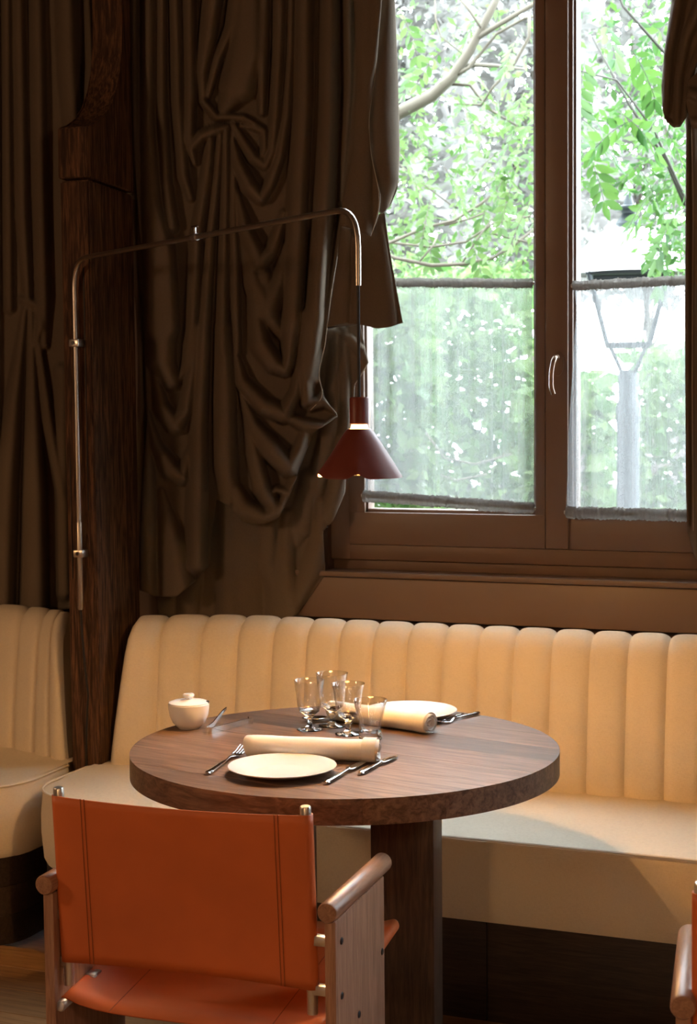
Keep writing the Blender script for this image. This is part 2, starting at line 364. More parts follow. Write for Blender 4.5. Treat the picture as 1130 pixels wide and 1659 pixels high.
# ================================================================== BANQUETTES
ZS = .45; YFRONT = 3.614
def bench(name, xe, side, xfar, label, seams, n_extra):
    """xe: the end by the post, side=+1 when the bench runs to +X from there."""
    root = empty(name, (xe + side * .9, 3.9, 0), label=label, cat='bench')
    r = .17
    out = [(xfar, YFRONT)]
    for k in range(13):
        a = k / 12 * pi / 2
        out.append((xe + side * (r - r * sin(a)), YFRONT + r - r * cos(a)))
    out += [(xe, 3.965), (xe + side * .012, 3.98), (xe + side * .036, 3.99), (xe + side * .037, 4.08), (xe + side * .06, 4.2)]
    def ins(p, i, d):
        a = Vector(out[max(i - 1, 0)]); b = Vector(out[min(i + 1, len(out) - 1)]); t = (b - a).normalized()
        n = Vector((t.y, -t.x)) * (1 if side > 0 else -1)   # towards the inside
        n = -n if side > 0 else -n
        q = Vector(p) + n * d; return q
    # find the inward sign
    test = ins(out[6], 6, .02); inward = 1 if (test.y > out[6][1]) else -1
    prof = [(.008, .246), (.0, .262), (-.006, .33), (-.006, .38), (-.001, .435), (.001, .446)]
    v, f = [], []; n = len(out)
    for d, z in prof:
        for i, p in enumerate(out):
            q = ins(p, i, inward * d); v.append((q.x, q.y, z))
    back = [(xfar, 4.2)]
    for a in range(len(prof) - 1):
        for i in range(n - 1): f.append((a * n + i, a * n + i + 1, (a + 1) * n + i + 1, (a + 1) * n + i))
    # crowned top as rings towards the back line
    base = (len(prof) - 1) * n
    rings = 6
    tgt = [(p[0] if abs(p[0] - xe) > .35 else xe + side * max(.06, abs(p[0] - xe)), 4.2) for p in out]
    for kk in range(1, rings + 1):
        t = kk / rings; tt = t ** 1.6
        for i, p in enumerate(out):
            q = ins(p, i, inward * min(.03, .03 * t * 3)) if kk < 2 else Vector(p)
            x = q.x * (1 - tt) + tgt[i][0] * tt; y = q.y * (1 - tt) + tgt[i][1] * tt
            v.append((x, y, ZS + .004 * sin(pi * min(t * 1.2, 1))))
    for a in range(rings):
        for i in range(n - 1):
            f.append((base + a * n + i, base + a * n + i + 1, base + (a + 1) * n + i + 1, base + (a + 1) * n + i))
    bmm = bmesh.new(); me = bpy.data.meshes.new('t'); me.from_pydata(v, [], f); bmm.from_mesh(me); bpy.data.meshes.remove(me)
    bmesh.ops.remove_doubles(bmm, verts=bmm.verts, dist=1e-5)
    from_bm('seat_cushion', bmm, m_linen, root, world=True, sharp=60)
    tube('piping', [(*ins(p, i, inward * .0)[:2], ZS) for i, p in enumerate(out)], .0035, m_piping, root, 6, world=True)
    # plinth, in boards
    xs = sorted([xe + side * .30, xe + side * 1.322, xe + side * 2.3, xfar])
    for a, b_ in zip(xs[:-1], xs[1:]):
        box('plinth_panel', (a + .001, 3.622, 0.0), (b_ - .001, 4.15, .247), m_plinth, root, .002, world=True)
    po = [(xe + side * .30, 3.622)]
    rr = .15; x0 = xe + side * .012
    for k in range(13):
        a = k / 12 * pi / 2; po.append((x0 + side * (rr - rr * sin(a)), 3.622 + rr - rr * cos(a)))
    po += [(x0, 3.985), (x0 + side * .03, 3.99), (x0 + side * .03, 4.15), (xe + side * .30, 4.15)]
    # curved end built of three stacked strips
    for z0, z1 in ((0, .082), (.083, .165), (.166, .247)):
        v = [(x, y, z0) for x, y in po] + [(x, y, z1) for x, y in po]; m_ = len(po)
        f = [(i, (i + 1) % m_, m_ + (i + 1) % m_, m_ + i) for i in range(m_)] + [tuple(range(m_)), tuple(range(2 * m_ - 1, m_ - 1, -1))]
        bb = bmesh.new(); me = bpy.data.meshes.new('t'); me.from_pydata(v, [], f); bb.from_mesh(me); bpy.data.meshes.remove(me)
        from_bm('plinth_strip', bb, m_plinth, root, world=True)
    # channelled back
    xe = xe + side * .037
    def plan(x):
        d = abs(x - xe); o = 0.0
        if d < .42: o = -.135 * (1 - d / .42) ** 1.7
        return o
    P = [(4.150, .435), (4.152, .50), (4.158, .57), (4.167, .65), (4.176, .72), (4.186, .785), (4.197, .825), (4.214, .85), (4.238, .864), (4.265, .86), (4.288, .845), (4.30, .81), (4.305, .7), (4.305, .5)]
    Nn = []
    for i in range(len(P)):
        a = Vector(P[max(i - 1, 0)]); b_ = Vector(P[min(i + 1, len(P) - 1)]); t = (b_ - a).normalized(); Nn.append(Vector((-t.y, t.x)))
    if Nn[0].x > 0: Nn = [-q for q in Nn]
    K = 20
    for c in range(len(seams) - 1):
        xa, xb = seams[c], seams[c + 1]
        v, f = [], []
        for i, (py, pz) in enumerate(P):
            top = max(0, min(1, (pz - .43) / .43))
            for k in range(K + 1):
                u = -1 + 2 * k / K
                x = xa + (xb - xa) * (k / K)
                bul = .014 * (1 - abs(u) ** 5) + .003 * (1 - u * u)
                d = abs(x - xe); drop = 0
                if d < .05: drop = .026 * (1 - d / .05) ** 2
                o = plan(x)
                # the end leans in towards the top
                xx = x + side * .045 * max(0, 1 - d / .12) * top
                v.append((xx, py + o + Nn[i].x * bul + (.02 * (1 - d / .05) ** 2 if d < .05 else 0), pz + Nn[i].y * bul - drop * top))
        W_ = K + 1
        for i in range(len(P) - 1):
            for k in range(K): f.append((i * W_ + k, i * W_ + k + 1, (i + 1) * W_ + k + 1, (i + 1) * W_ + k))
        mesh('back_channel', v, f, m_linen, root, world=True, sharp=None)
    # end cap of the back
    v = [(xe + side * (.006 + .045 * max(0, min(1, (pz - .43) / .43))), py + plan(xe) + .018, pz - .022 * max(0, min(1, (pz - .43) / .43))) for py, pz in P]
    f = [tuple(range(len(v)))]
    mesh('back_end', v, f, m_linen, root, world=True)
    return root
seamsR = [-2.415, -2.365, -2.252, -2.138, -2.028, -1.918, -1.811, -1.710, -1.607, -1.502, -1.396, -1.293, -1.190, -1.084, -.978, -.875, -.769, -.665, -.56, -.455, -.35, -.245, -.14]
seamsR = [-2.381] + seamsR[2:]
bench('banquette', -2.42, 1, -.14, 'long cream linen banquette with channelled back under the window, behind the round table', seamsR, 0)
seamsL = [-2.485 - .105 * k for k in range(0, 9)]
seamsL[0] = -2.519; seamsL[1] = -2.595; seamsL[2] = -2.675; seamsL[3] = -2.77
bench('banquette', -2.48, -1, -3.4, 'cream linen banquette end at the left edge, left of the timber post', seamsL, 0)
sock = empty('black_fitting', (-1.19, 4.34, .84), label='small black fitting on the ledge behind the banquette back', cat='fitting')
box('body', (-.045, -.03, -.02), (.045, .03, .014), m_black, sock, .004); box('cover', (-.038, -.033, .013), (.038, .026, .018), m_black, sock, .002)
tag(box('trim_3', (-2.3, 4.30, .80), (.4, YB, .822), m_wall, bev=.003), kind='structure')

# ================================================================== TIMBER POST
post = empty('timber_post', (-2.437, 4.1, 0), label='dark old timber post with a stepped carved shoulder between the two banquettes', cat='post')
def prism(name, prof, x0, x1, mat, parent, bev=.004, sub=0):
    bm = bmesh.new(); a = [bm.verts.new((x0, y, z)) for y, z in prof]; b_ = [bm.verts.new((x1, y, z)) for y, z in prof]
    n = len(prof)
    bm.faces.new(a); bm.faces.new(b_[::-1])
    for i in range(n): bm.faces.new((a[i], b_[i], b_[(i + 1) % n], a[(i + 1) % n]))
    if bev: bmesh.ops.bevel(bm, geom=list(bm.edges), offset=bev, segments=2, affect='EDGES')
    return from_bm(name, bm, mat, parent, world=True)
prism('lower_beam', [(3.995, 0), (4.25, 0), (4.25, 2.135), (3.995, 2.150)], -2.486, -2.389, m_post, post, .005)
cv = [(3.990, 2.157), (4.25, 2.142), (4.25, 4.6), (4.200, 4.6), (4.200, 2.62)]
for k in range(8):
    a = k / 7 * pi / 2; cv.append((4.20 - .03 - .15 * (1 - cos(a)) , 2.53 - .225 * sin(a) ** .9))
cv += [(3.995, 2.300), (3.990, 2.298)]
cv = cv[:5] + [(4.195, 2.55), (4.183, 2.49), (4.162, 2.43), (4.130, 2.378), (4.090, 2.340), (4.045, 2.315), (3.992, 2.300)]
prism('upper_beam', cv, -2.488, -2.388, m_post, post, .003)
# long drying cracks
bm = bmesh.new()
for x, z0, z1 in ((-2.462, 2.18, 2.24), (-2.412, 1.2, 1.9), (-2.47, 1.0, 1.35)):
    add_box(bm, (x, 3.9925, z0), (x + .0016, 3.9965, z1))
from_bm('crack', bm, m_black, post, world=True)

# ================================================================== WALL LAMP
def make_lamp():
    root = empty('swing_arm_lamp', (-2.431, 3.972, .914))
    O = Vector(root.location)
    E_ = Vector((-1.2535, 3.202, 1.922)); B = Vector((-2.431, 3.972, 1.922))
    zb = .914
    main = arc_path([(-2.431, 3.972, zb), (-2.431, 3.972, 1.0), (-2.431, 3.972, 1.25), B, tuple(E_), (E_.x, E_.y, 1.755)], .085, 8)
    tube('arm_pole', [p - O for p in main], .0068, m_pole, root, 12)
    tube('pole_sleeve', [Vector((-2.431, 3.972, z)) - O for z in (zb - .002, zb + .002, 1.165, 1.168)], [.0065, .0082, .0082, .007], m_pole, root, 12)
    for z in (1.684, 1.076):
        c = box('clamp', Vector((-2.447, 3.962, z - .011)) - O, Vector((-2.415, 3.996, z + .011)) - O, m_steel, root, .003)
        s = lathe('screw', [(0, .004), (.005, .004), (.006, .0)], m_chrome, c, 12); s.location = Vector((-2.431, 3.962, z)) - O; s.rotation_euler = (radians(90), 0, 0)
    # thumb screw on the arm
    t = .5; A0 = B + (E_ - B) * .50
    d = (E_ - B).normalized()
    col = tube('arm_collar', [A0 - d * .011 - O, A0 + d * .011 - O], .0095, m_steel, root, 14)
    tube('thumb_screw', [A0 - O, A0 + Vector((0, 0, .024)) - O], .003, m_chrome, root, 8)
    q = A0 + Vector((0, 0, .026))
    tube('screw_wing', [q - d * .014 - O, q + d * .014 - O], .0035, m_chrome, root, 8)
    # cable
    tube('cable', [E_ * 1 + Vector((0, 0, z - E_.z)) - O for z in (1.765, 1.65, 1.51)], .0036, m_black, root, 8)
    tube('lower_cable', [Vector(p) - O for p in ((-2.431, 3.972, .925), (-2.429, 3.974, .84), (-2.424, 3.978, .74), (-2.418, 3.982, .66), (-2.424, 3.984, .60), (-2.43, 3.985, .5), (-2.43, 3.985, .3))], .0032, m_black, root, 8)
    # shade
    sh = Vector((E_.x, E_.y, 0)) - O
    def put(o, z=0): o.location = sh + Vector((0, 0, z)); return o
    put(lathe('cap', [(0, 1.516), (.019, 1.516), (.0208, 1.513), (.0208, 1.459), (.0185, 1.457), (0, 1.457)], m_shade, root, 32))
    n = 72; pr = [(.0245, 1.447), (.026, 1.446), (.034, 1.4395), (.0925, 1.345)]
    v, f = [], []
    rings = [(.0235, 1.4475), (.0255, 1.4475), (.030, 1.4435), (.046, 1.4200), (.062, 1.3945), (.078, 1.369), (.0915, 1.3455), (.0925, 1.342), (.0905, 1.3425), (.076, 1.368), (.060, 1.3935), (.044, 1.4185), (.0285, 1.4415)]
    for i, (r, z) in enumerate(rings):
        for k in range(n):
            a = 2 * pi * k / n
            w = 0
            if 5 <= i <= 9:
                wt = (0.35, 1, 1, 1, .35)[i - 5]
                # hand-bent rim: gentle lifts round the edge
                w = wt * (.010 * math.exp(-((((a - radians(216) + pi) % (2 * pi)) - pi) / .28) ** 2) + .0115 * math.exp(-((((a - radians(288) + pi) % (2 * pi)) - pi) / .15) ** 2) + .005 * math.exp(-((((a - radians(60) + pi) % (2 * pi)) - pi) / .3) ** 2))
            v.append((r * cos(a), r * sin(a), z + w))
    for i in range(len(rings)):
        j = (i + 1) % len(rings)
        for k in range(n): f.append((i * n + k, i * n + (k + 1) % n, j * n + (k + 1) % n, j * n + k))
    so = mesh('lamp_shade', v, f, [m_shade, m_shade_in], root); put(so)
    for p in so.data.polygons:
        if p.index // n >= 8: p.material_index = 1
    # glowing acrylic body showing between cap and shade, and as a disc inside
    put(lathe('diffuser', [(0, 1.4575), (.0172, 1.4575), (.0182, 1.452), (.0205, 1.446), (.0225, 1.436), (.026, 1.424), (.036, 1.406), (.036, 1.398), (0, 1.398)], m_lens, root, 32))
    put(lathe('dimming_disc', [(0, 1.346), (.0145, 1.346), (.0155, 1.347), (.0145, 1.348), (0, 1.348)], m_dimmer, root, 32))  # added unseen disc, weakens the bulb's light straight down onto the table
    for k in range(3):
        a = k * 2 * pi / 3 + .4; put(tube('disc_stay', [(.0145 * cos(a), .0145 * sin(a), 1.347), (.03 * cos(a), .03 * sin(a), 1.40)], .0012, m_steel, root, 6))
    lo = light('lamp_bulb', 'POINT', (0, 0, 0), 22, (1, .54, .19), shadow_soft_size=.011); lo.parent = root; lo.location = sh + Vector((0, 0, 1.376))
    return root
def copy_tree(o, loc=None, parent=None, **kw):
    c = o.copy(); COL.objects.link(c)
    if parent: c.parent = parent
    if loc is not None: c.location = loc
    for ch in [q for q in bpy.data.objects if q.parent == o and q is not c]: copy_tree(ch, None, c)
    return tag(c, **kw)
lamp = make_lamp()
tag(lamp, 'steel swing arm lamp on the timber post, its oxblood cone shade over the table', 'lamp')
L0 = lamp.location.copy()

# ================================================================== ROUND TABLE
TC = Vector((-1.295, 3.202, 0)); TR = .470; TA = radians(-12); TZ = .75
table = empty('round_table', TC, TA, label='round dark-stained timber dining table on two square legs in front of the banquette', cat='table')
edges = [-.47, -.37, -.245, -.13, -.01, .105, .22, .335, .47]
for v0, v1 in zip(edges[:-1], edges[1:]):
    a0, a1 = max(v0 + .00015, -TR + .0005), min(v1 - .00015, TR - .0005)
    arc = []
    def th_(vv): return math.asin(max(-1, min(1, vv / TR)))
    N_ = 12
    right = [(TR * cos(th_(a0) + (th_(a1) - th_(a0)) * k / N_), TR * sin(th_(a0) + (th_(a1) - th_(a0)) * k / N_)) for k in range(N_ + 1)]
    left = [(-x, y) for x, y in reversed(right)]
    pl = right + left
    cl = []
    for p in pl:
        if not cl or (Vector(p) - Vector(cl[-1])).length > 1e-4: cl.append(p)
    if (Vector(cl[0]) - Vector(cl[-1])).length < 1e-4: cl.pop()
    bm = bmesh.new()
    zt = TZ - random.random() * .0004
    top = [bm.verts.new((x, y, zt)) for x, y in cl]; bot = [bm.verts.new((x, y, TZ - .052)) for x, y in cl]
    tf = bm.faces.new(top); bm.faces.new(bot[::-1]); n = len(cl)
    for i in range(n): bm.faces.new((top[i], bot[i], bot[(i + 1) % n], top[(i + 1) % n]))
    bmesh.ops.bevel(bm, geom=list(tf.edges), offset=.0005, segments=1, affect='EDGES')
    from_bm('top_plank', bm, m_table, table, sharp=30)
for sx in (-1, 1):
    lg = box('leg', (-.069, -.069, 0), (.069, .069, TZ - .0525), m_tableleg, table, .004)
    lg.location = (sx * .137 * cos(radians(23)) - .014 * (sx < 0), sx * .137 * sin(radians(23)), 0); lg.rotation_euler = (0, 0, radians(23))

# ================================================================== ARMCHAIRS
def make_chair():
    root = empty('armchair', (0, 0, 0))
    # local axes: +y is forward, origin on the floor below the middle of the back
    ax = .272           # arm centre line
    for s in (-1, 1):
        bm = bmesh.new(); add_box(bm, (s * ax + .010 - .0105, -.018, .02), (s * ax + .010 + .0105, .262, .618), .003)
        add_box(bm, (s * ax + .010 - .0105, -.018, 0), (s * ax + .010 + .0105, .04, .03), .003); add_box(bm, (s * ax + .010 - .0105, .204, 0), (s * ax + .010 + .0105, .262, .03), .003)
        sp = from_bm('side_panel', bm, m_chairwood, root)
        v, f = tube_data([(s * ax + .010, -.032, .636), (s * ax + .010, -.029, .636), (s * ax + .010, .285, .636), (s * ax + .010, .289, .636)], [.0165, .0185, .0185, .0165], 28)
        mesh('arm_rest', v, f, m_chairarm, root)
        for y, z in ((.012, .575), (.012, .478), (.245, .478), (.105, .41), (.245, .2), (.012, .2)):
            b_ = lathe('bolt', [(0, .0018), (.0052, .0018), (.0068, .0004), (.0068, -.002)], m_bolt, sp, 14)
            b_.location = (s * (ax + .0105) + .010, y, z); b_.rotation_euler = (0, s * pi / 2, 0)
        # back post and its brackets
        px = .238
        tube('back_post', [(s * px, .012, .44), (s * px, .012, .47), (s * px, -.012, .79), (s * px, -.0135, .812), (s * px, -.0136, .814)], [.0095, .0098, .0098, .0098, .0085], m_steel, root, 18)
        for z, yy in ((.575, .004), (.485, .01)):
            box('bracket', (s * ax + .010 - (.0105 if s > 0 else -.0105) - (.032 if s > 0 else 0), yy - .008, z - .009), (s * ax + .010 - (.0105 if s > 0 else -.0105) + (0 if s > 0 else .018), yy + .008, z + .009), m_steel, root, .002)
        # seat rail
        tube('seat_rail', [(s * .246, -.012, .405), (s * .246, -.010, .405), (s * .246, .46, .452), (s * .246, .475, .4535), (s * .246, .4765, .4536)], [.008, .0098, .0098, .0098, .008], m_steel, root, 18)
        box('rail_block', (s * .246 - .012 if s > 0 else -.2515, .095, .395), (.2715 if s > 0 else -.230, .125, .43), m_steel, root, .003)
    # cross stretchers
    for y, z in ((.03, .20), (.235, .20)):
        tube('stretcher', [(-.2515, y, z), (.2715, y, z)], .011, m_steel, root, 14)
    # leather back sling: wraps round both posts
    def sling(name, fn_path, rows, th=.0022):
        v, f = [], []
        R_ = len(rows)
        for t in rows: v += fn_path(t)
        n = len(v) // R_
        for i in range(R_ - 1):
            for k in range(n - 1): f.append((i * n + k, i * n + k + 1, (i + 1) * n + k + 1, (i + 1) * n + k))
        o = mesh(name, v, f, m_leather, root, sharp=60)
        md = o.modifiers.new('thick', 'SOLIDIFY'); md.thickness = th; md.offset = 0
        return o
    rr = .0118
    def back_row(t):
        z = .486 + t * (.80 - .486)
        yp = .012 - (z - .47) / .32 * .024
        sag = .016 * (1 - .3 * t); dz = 0
        pts = []
        # loop on the left post, then across the back, then loop right
        for k in range(11):      # inner side of left loop
            a = radians(-60) + k / 10 * radians(-250)   # around the post
            pts.append((-.238 + rr * cos(-a - pi) * -1 if False else -.238 + rr * cos(radians(80) + k / 10 * radians(190)), yp + rr * sin(radians(80) + k / 10 * radians(190)), z))
        for k in range(1, 16):
            u = -1 + 2 * k / 16
            droop = .010 * (1 - u * u) * (1 if t > .5 else .35) * (1 if t > .97 or t < .03 else .6)
            pts.append((.238 * u, yp - rr + sag * (1 - u * u) * 1.0, z - droop * (t)))
        for k in range(11):
            a = radians(-90) + k / 10 * radians(190)
            pts.append((.238 + rr * cos(a), yp + rr * sin(a), z))
        return pts
    bs = sling('back_sling', back_row, [0, .06, .2, .35, .5, .65, .8, .94, 1])
    # stitched seams
    for s in (-1, 1):
        for off in (0, .007):
            pts = []
            for t in np.linspace(.0, 1, 12):
                z = .486 + t * .314; yp = .012 - (z - .47) / .32 * .024; xx = (.19 - off); u = xx / .238
                pts.append((s * xx, yp - rr + .016 * (1 - .3 * t) * (1 - u * u) - .0016, z - .010 * (1 - u * u) * (1 if t > .5 else .35) * .6 * t))
            tube('back_seam', pts, .0008, m_stitch, bs, 5)
    def seat_row(t):
        y = .005 + t * .462; z = .405 + (y) / .475 * .0485
        pts = []
        for k in range(11):
            a = radians(270) - k / 10 * radians(185)
            pts.append((-.246 + rr * cos(a), y, z + rr * sin(a)))
        for k in range(1, 16):
            u = -1 + 2 * k / 16
            pts.append((.246 * u, y, z + rr - .020 * (1 - abs(u) ** 5)))
        for k in range(11):
            a = radians(85) - k / 10 * radians(185)
            pts.append((.246 + rr * cos(a), y, z + rr * sin(a)))
        return pts
    # reverse the left loop so the path is continuous
    def seat_row2(t):
        p = seat_row(t); p[:11] = sorted(p[:11], key=lambda q: 0) ; return p
    ss = sling('seat_sling', seat_row, list(np.linspace(0, 1, 12)), .003)
    for s in (-1, 1):
        pts = []
        for t in np.linspace(0, 1, 10):
            y = .005 + t * .462; z = .405 + y / .475 * .0485; u = .155 / .246
            pts.append((s * .155, y, z + rr - .020 * (1 - u ** 5) + .0018))
        tube('seat_seam', pts, .0008, m_stitch, ss, 5)
    return root
chair = make_chair()
chair.location = (-1.308, 2.462, 0); chair.rotation_euler = (0, 0, radians(3.2))
tag(chair, 'orange leather sling armchair with walnut sides, seen from behind at the round table', 'chair', 'leather sling armchairs')
c2 = copy_tree(chair, (-.130, 2.30, 0))
c2.rotation_euler = (0, 0, radians(8))
tag(c2, 'orange leather armchair cut off by the right edge, only its left post and arm showing', 'chair', 'leather sling armchairs')

# ================================================================== TABLEWARE
def plate(loc, label):
    t = lathe('dinner_plate', [(0, .004), (.055, .004), (.062, .005), (.09, .0125), (.1085, .0175), (.111, .0178), (.1112, .0165), (.108, .0148), (.09, .0095), (.064, .001), (.058, 0), (.05, 0), (.047, .002), (0, .002)], m_ceramic, None, 64)
    t.location = loc; return tag(t, label, 'plate', 'white dinner plates on the round table')
plate((-1.318, 2.918, TZ), 'white round dinner plate nearest the chair, in front of the rolled napkin')
plate((-1.268, 3.562, TZ), 'white round dinner plate at the far edge of the table, behind the second napkin')

def napkin(A, B, r, label, seed):
    A = Vector(A); B = Vector(B); d = (B - A); L_ = d.length; ang = atan2(d.y, d.x)
    root = empty('rolled_napkin', (A + B) / 2, ang, label=label, cat='napkin', group='rolled white napkins on the round table')
    rn = random.Random(seed)
    # outer roll: spiral section swept along x
    turns = 3.2; n = 84; v, f = [], []
    nx = 14
    for i in range(nx + 1):
        x = -L_ / 2 + L_ * i / nx
        for k in range(n + 1):
            t = k / n
            a = -pi * .42 - t * turns * 2 * pi * 1.0
            rr = r * (1 - .74 * t ** .9)
            wob = 1 + .03 * sin(3 * x / L_ * 5 + seed) + .02 * sin(a * 2 + x * 20)
            yy = rr * 1.12 * cos(a) * wob; zz = rr * .94 * sin(a) * wob
            ex = 0
            if i in (0, nx): ex = (1 if i else -1) * (.004 * sin(a * 1.5 + seed) - .006 * t)
            v.append((x + ex, yy, max(zz + r * .94, .0006 + .0003 * (1 - t)) ))
    W_ = n + 1
    for i in range(nx):
        for k in range(n): f.append((i * W_ + k, i * W_ + k + 1, (i + 1) * W_ + k + 1, (i + 1) * W_ + k))
    o = mesh('napkin_cloth', v, f, m_napkin, root, sharp=None)
    md = o.modifiers.new('thick', 'SOLIDIFY'); md.thickness = .0018; md.offset = 0
    # hemmed border near the right end
    v, f = [], []
    for x in (L_ / 2 - .034, L_ / 2 - .031, L_ / 2 - .004):
        for k in range(31):
            a = -pi * .35 + k / 30 * 1.7 * pi; q = 1.045 if x != L_ / 2 - .034 else 1.0
            v.append((x, r * 1.12 * cos(a) * q, max(r * .94 * sin(a) * q + r * .94, .0004)))
    for i in range(2):
        for k in range(30): f.append((i * 31 + k, i * 31 + k + 1, (i + 1) * 31 + k + 1, (i + 1) * 31 + k))
    mesh('hem_band', v, f, m_napkin, root, sharp=None)
    return root
napkin((-1.452, 3.035, TZ), (-1.168, 3.082, TZ), .0265, 'rolled white cloth napkin nearest the viewer, just behind the front plate', 1)
napkin((-1.435, 3.470, TZ), (-1.158, 3.392, TZ), .0250, 'rolled white cloth napkin further back, behind the glasses and before the rear plate', 2)

def goblet(loc, R_, H, label):
    s = H / .116
    prof = [(0, .0), (.029, .0), (.0305, .0012), (.029, .0026), (.012, .005), (.0065, .010), (.0055, .018), (.0075, .024), (.0065, .029), (.013, .0355), (.0235, .0435), (.0282, .056), (.0306, .08), (.0333, .1), (R_ / s * .985, .1145), (R_ / s, .116), (R_ / s * .965, .1155), (.0320, .1), (.0292, .08), (.0266, .058), (.0218, .0475), (.011, .0415), (0, .040)]
    o = lathe('stem_glass', [(r * s, z * s) for r, z in prof], [m_thin, m_glass], None, 44, sharp=None); o.location = loc; thick_base(o, .045 * s)
    return tag(o, label, 'glass', 'drinking glasses on the round table')
def thick_base(o, z):
    for p in o.data.polygons:
        if p.center.z < z: p.material_index = 1
def tumbler(loc, R_, H, rb, label):
    prof = [(0, 0), (rb * .8, 0), (rb, .002), (rb * 1.02, .006), (rb * 1.0, .02), (rb * 1.06, H * .5), (R_ * .93, H * .85), (R_, H), (R_ * .965, H * .997), (R_ * .89, H * .84), (rb * .94, H * .5), (rb * .80, .027), (rb * .5, .017), (0, .0145)]
    o = lathe('tumbler', prof, [m_thin, m_glass], None, 44, sharp=None); o.location = loc; thick_base(o, .028)
    return tag(o, label, 'glass', 'drinking glasses on the round table')
goblet((-1.438, 3.340, TZ), .0355, .116, 'clear stemmed glass furthest left of the four glasses')
goblet((-1.404, 3.396, TZ), .0378, .125, 'clear stemmed glass with the highest rim, behind the left one')
goblet((-1.334, 3.322, TZ), .0385, .117, 'clear short-stemmed glass third from the left, in front of the tallest')
tumbler((-1.264, 3.280, TZ), .0380, .092, .0255, 'lowest clear tumbler, furthest right of the four glasses, before the rear napkin')

sb = empty('sugar_bowl', (-1.712, 3.265, TZ), label='white porcelain sugar bowl with knobbed lid at the left of the table', cat='bowl')
lathe('bowl', [(0, .0), (.024, .0), (.026, .003), (.028, .004), (.038, .014), (.045, .030), (.0478, .048), (.0482, .0575), (.0465, .0585), (.0455, .056), (.044, .04), (.036, .018), (.02, .008), (0, .007)], m_ceramic, sb, 48)
ld = lathe('lid', [(0, .064), (.02, .0635), (.038, .0605), (.0462, .0580), (.047, .0588), (.0465, .0610), (.04, .0635), (.02, .0665), (.0075, .0675), (.0065, .0715), (.012, .0745), (.0138, .078), (.012, .081), (0, .0818)], m_ceramic, sb, 48)
n_ = tube('spoon_notch', [(.039, .013, .0605), (.045, .015, .0600)], .0045, m_black, ld, 8)

def strip(name, pts, w, h, mat, parent):
    """flat bar standing on edge: pts in plan (x,y,z), width w, height h"""
    bm = bmesh.new(); rows = []
    pts = [Vector(p) for p in pts]
    for i, p in enumerate(pts):
        t = (pts[min(i + 1, len(pts) - 1)] - pts[max(i - 1, 0)]); t.z = 0; t.normalize(); n = Vector((-t.y, t.x, 0)) * w / 2
        hh = h[i] if hasattr(h, '__len__') else h
        rows.append([bm.verts.new(p + n + Vector((0, 0, -hh / 2))), bm.verts.new(p - n + Vector((0, 0, -hh / 2))), bm.verts.new(p - n + Vector((0, 0, hh / 2))), bm.verts.new(p + n + Vector((0, 0, hh / 2)))])
    for a, b_ in zip(rows[:-1], rows[1:]):
        for k in range(4): bm.faces.new((a[k], a[(k + 1) % 4], b_[(k + 1) % 4], b_[k]))
    bm.faces.new(rows[0][::-1]); bm.faces.new(rows[-1])
    return from_bm(name, bm, mat, parent, sharp=30)
tg = empty('sugar_tongs', (-1.642, 3.225, TZ), label='small steel sugar tongs lying beside the sugar bowl', cat='tongs')
u = Vector((.04, .135, 0)).normalized(); w = Vector((u.y, -u.x, 0))
strip('arm', [w * .0 + Vector((0, 0, .0075)), w * .011 + Vector((0, 0, .0075)), u * .03 + w * .013 + Vector((0, 0, .008)), u * .1 + w * .012 + Vector((0, 0, .009)), u * .12 + w * .008 + Vector((0, 0, .0085)), u * .138 + w * .014 + Vector((0, 0, .008))], .0022, [.015, .015, .015, .014, .012, .015], m_chrome, tg)
strip('arm', [w * .0 + Vector((0, 0, .0075)), w * -.006 + Vector((0, 0, .0075)), u * .04 + w * -.022 + Vector((0, 0, .011)), u * .09 + w * -.050 + Vector((0, 0, .018)), u * .115 + w * -.060 + Vector((0, 0, .026)), u * .125 + w * -.058 + Vector((0, 0, .032))], .0022, [.013, .013, .012, .010, .008, .006], m_chrome, tg)
tube('claw', [u * .128 + w * .009 + Vector((0, 0, .013)), u * .136 + w * .002 + Vector((0, 0, .015)), u * .142 + w * -.002 + Vector((0, 0, .010))], .0022, m_chrome, tg, 8)

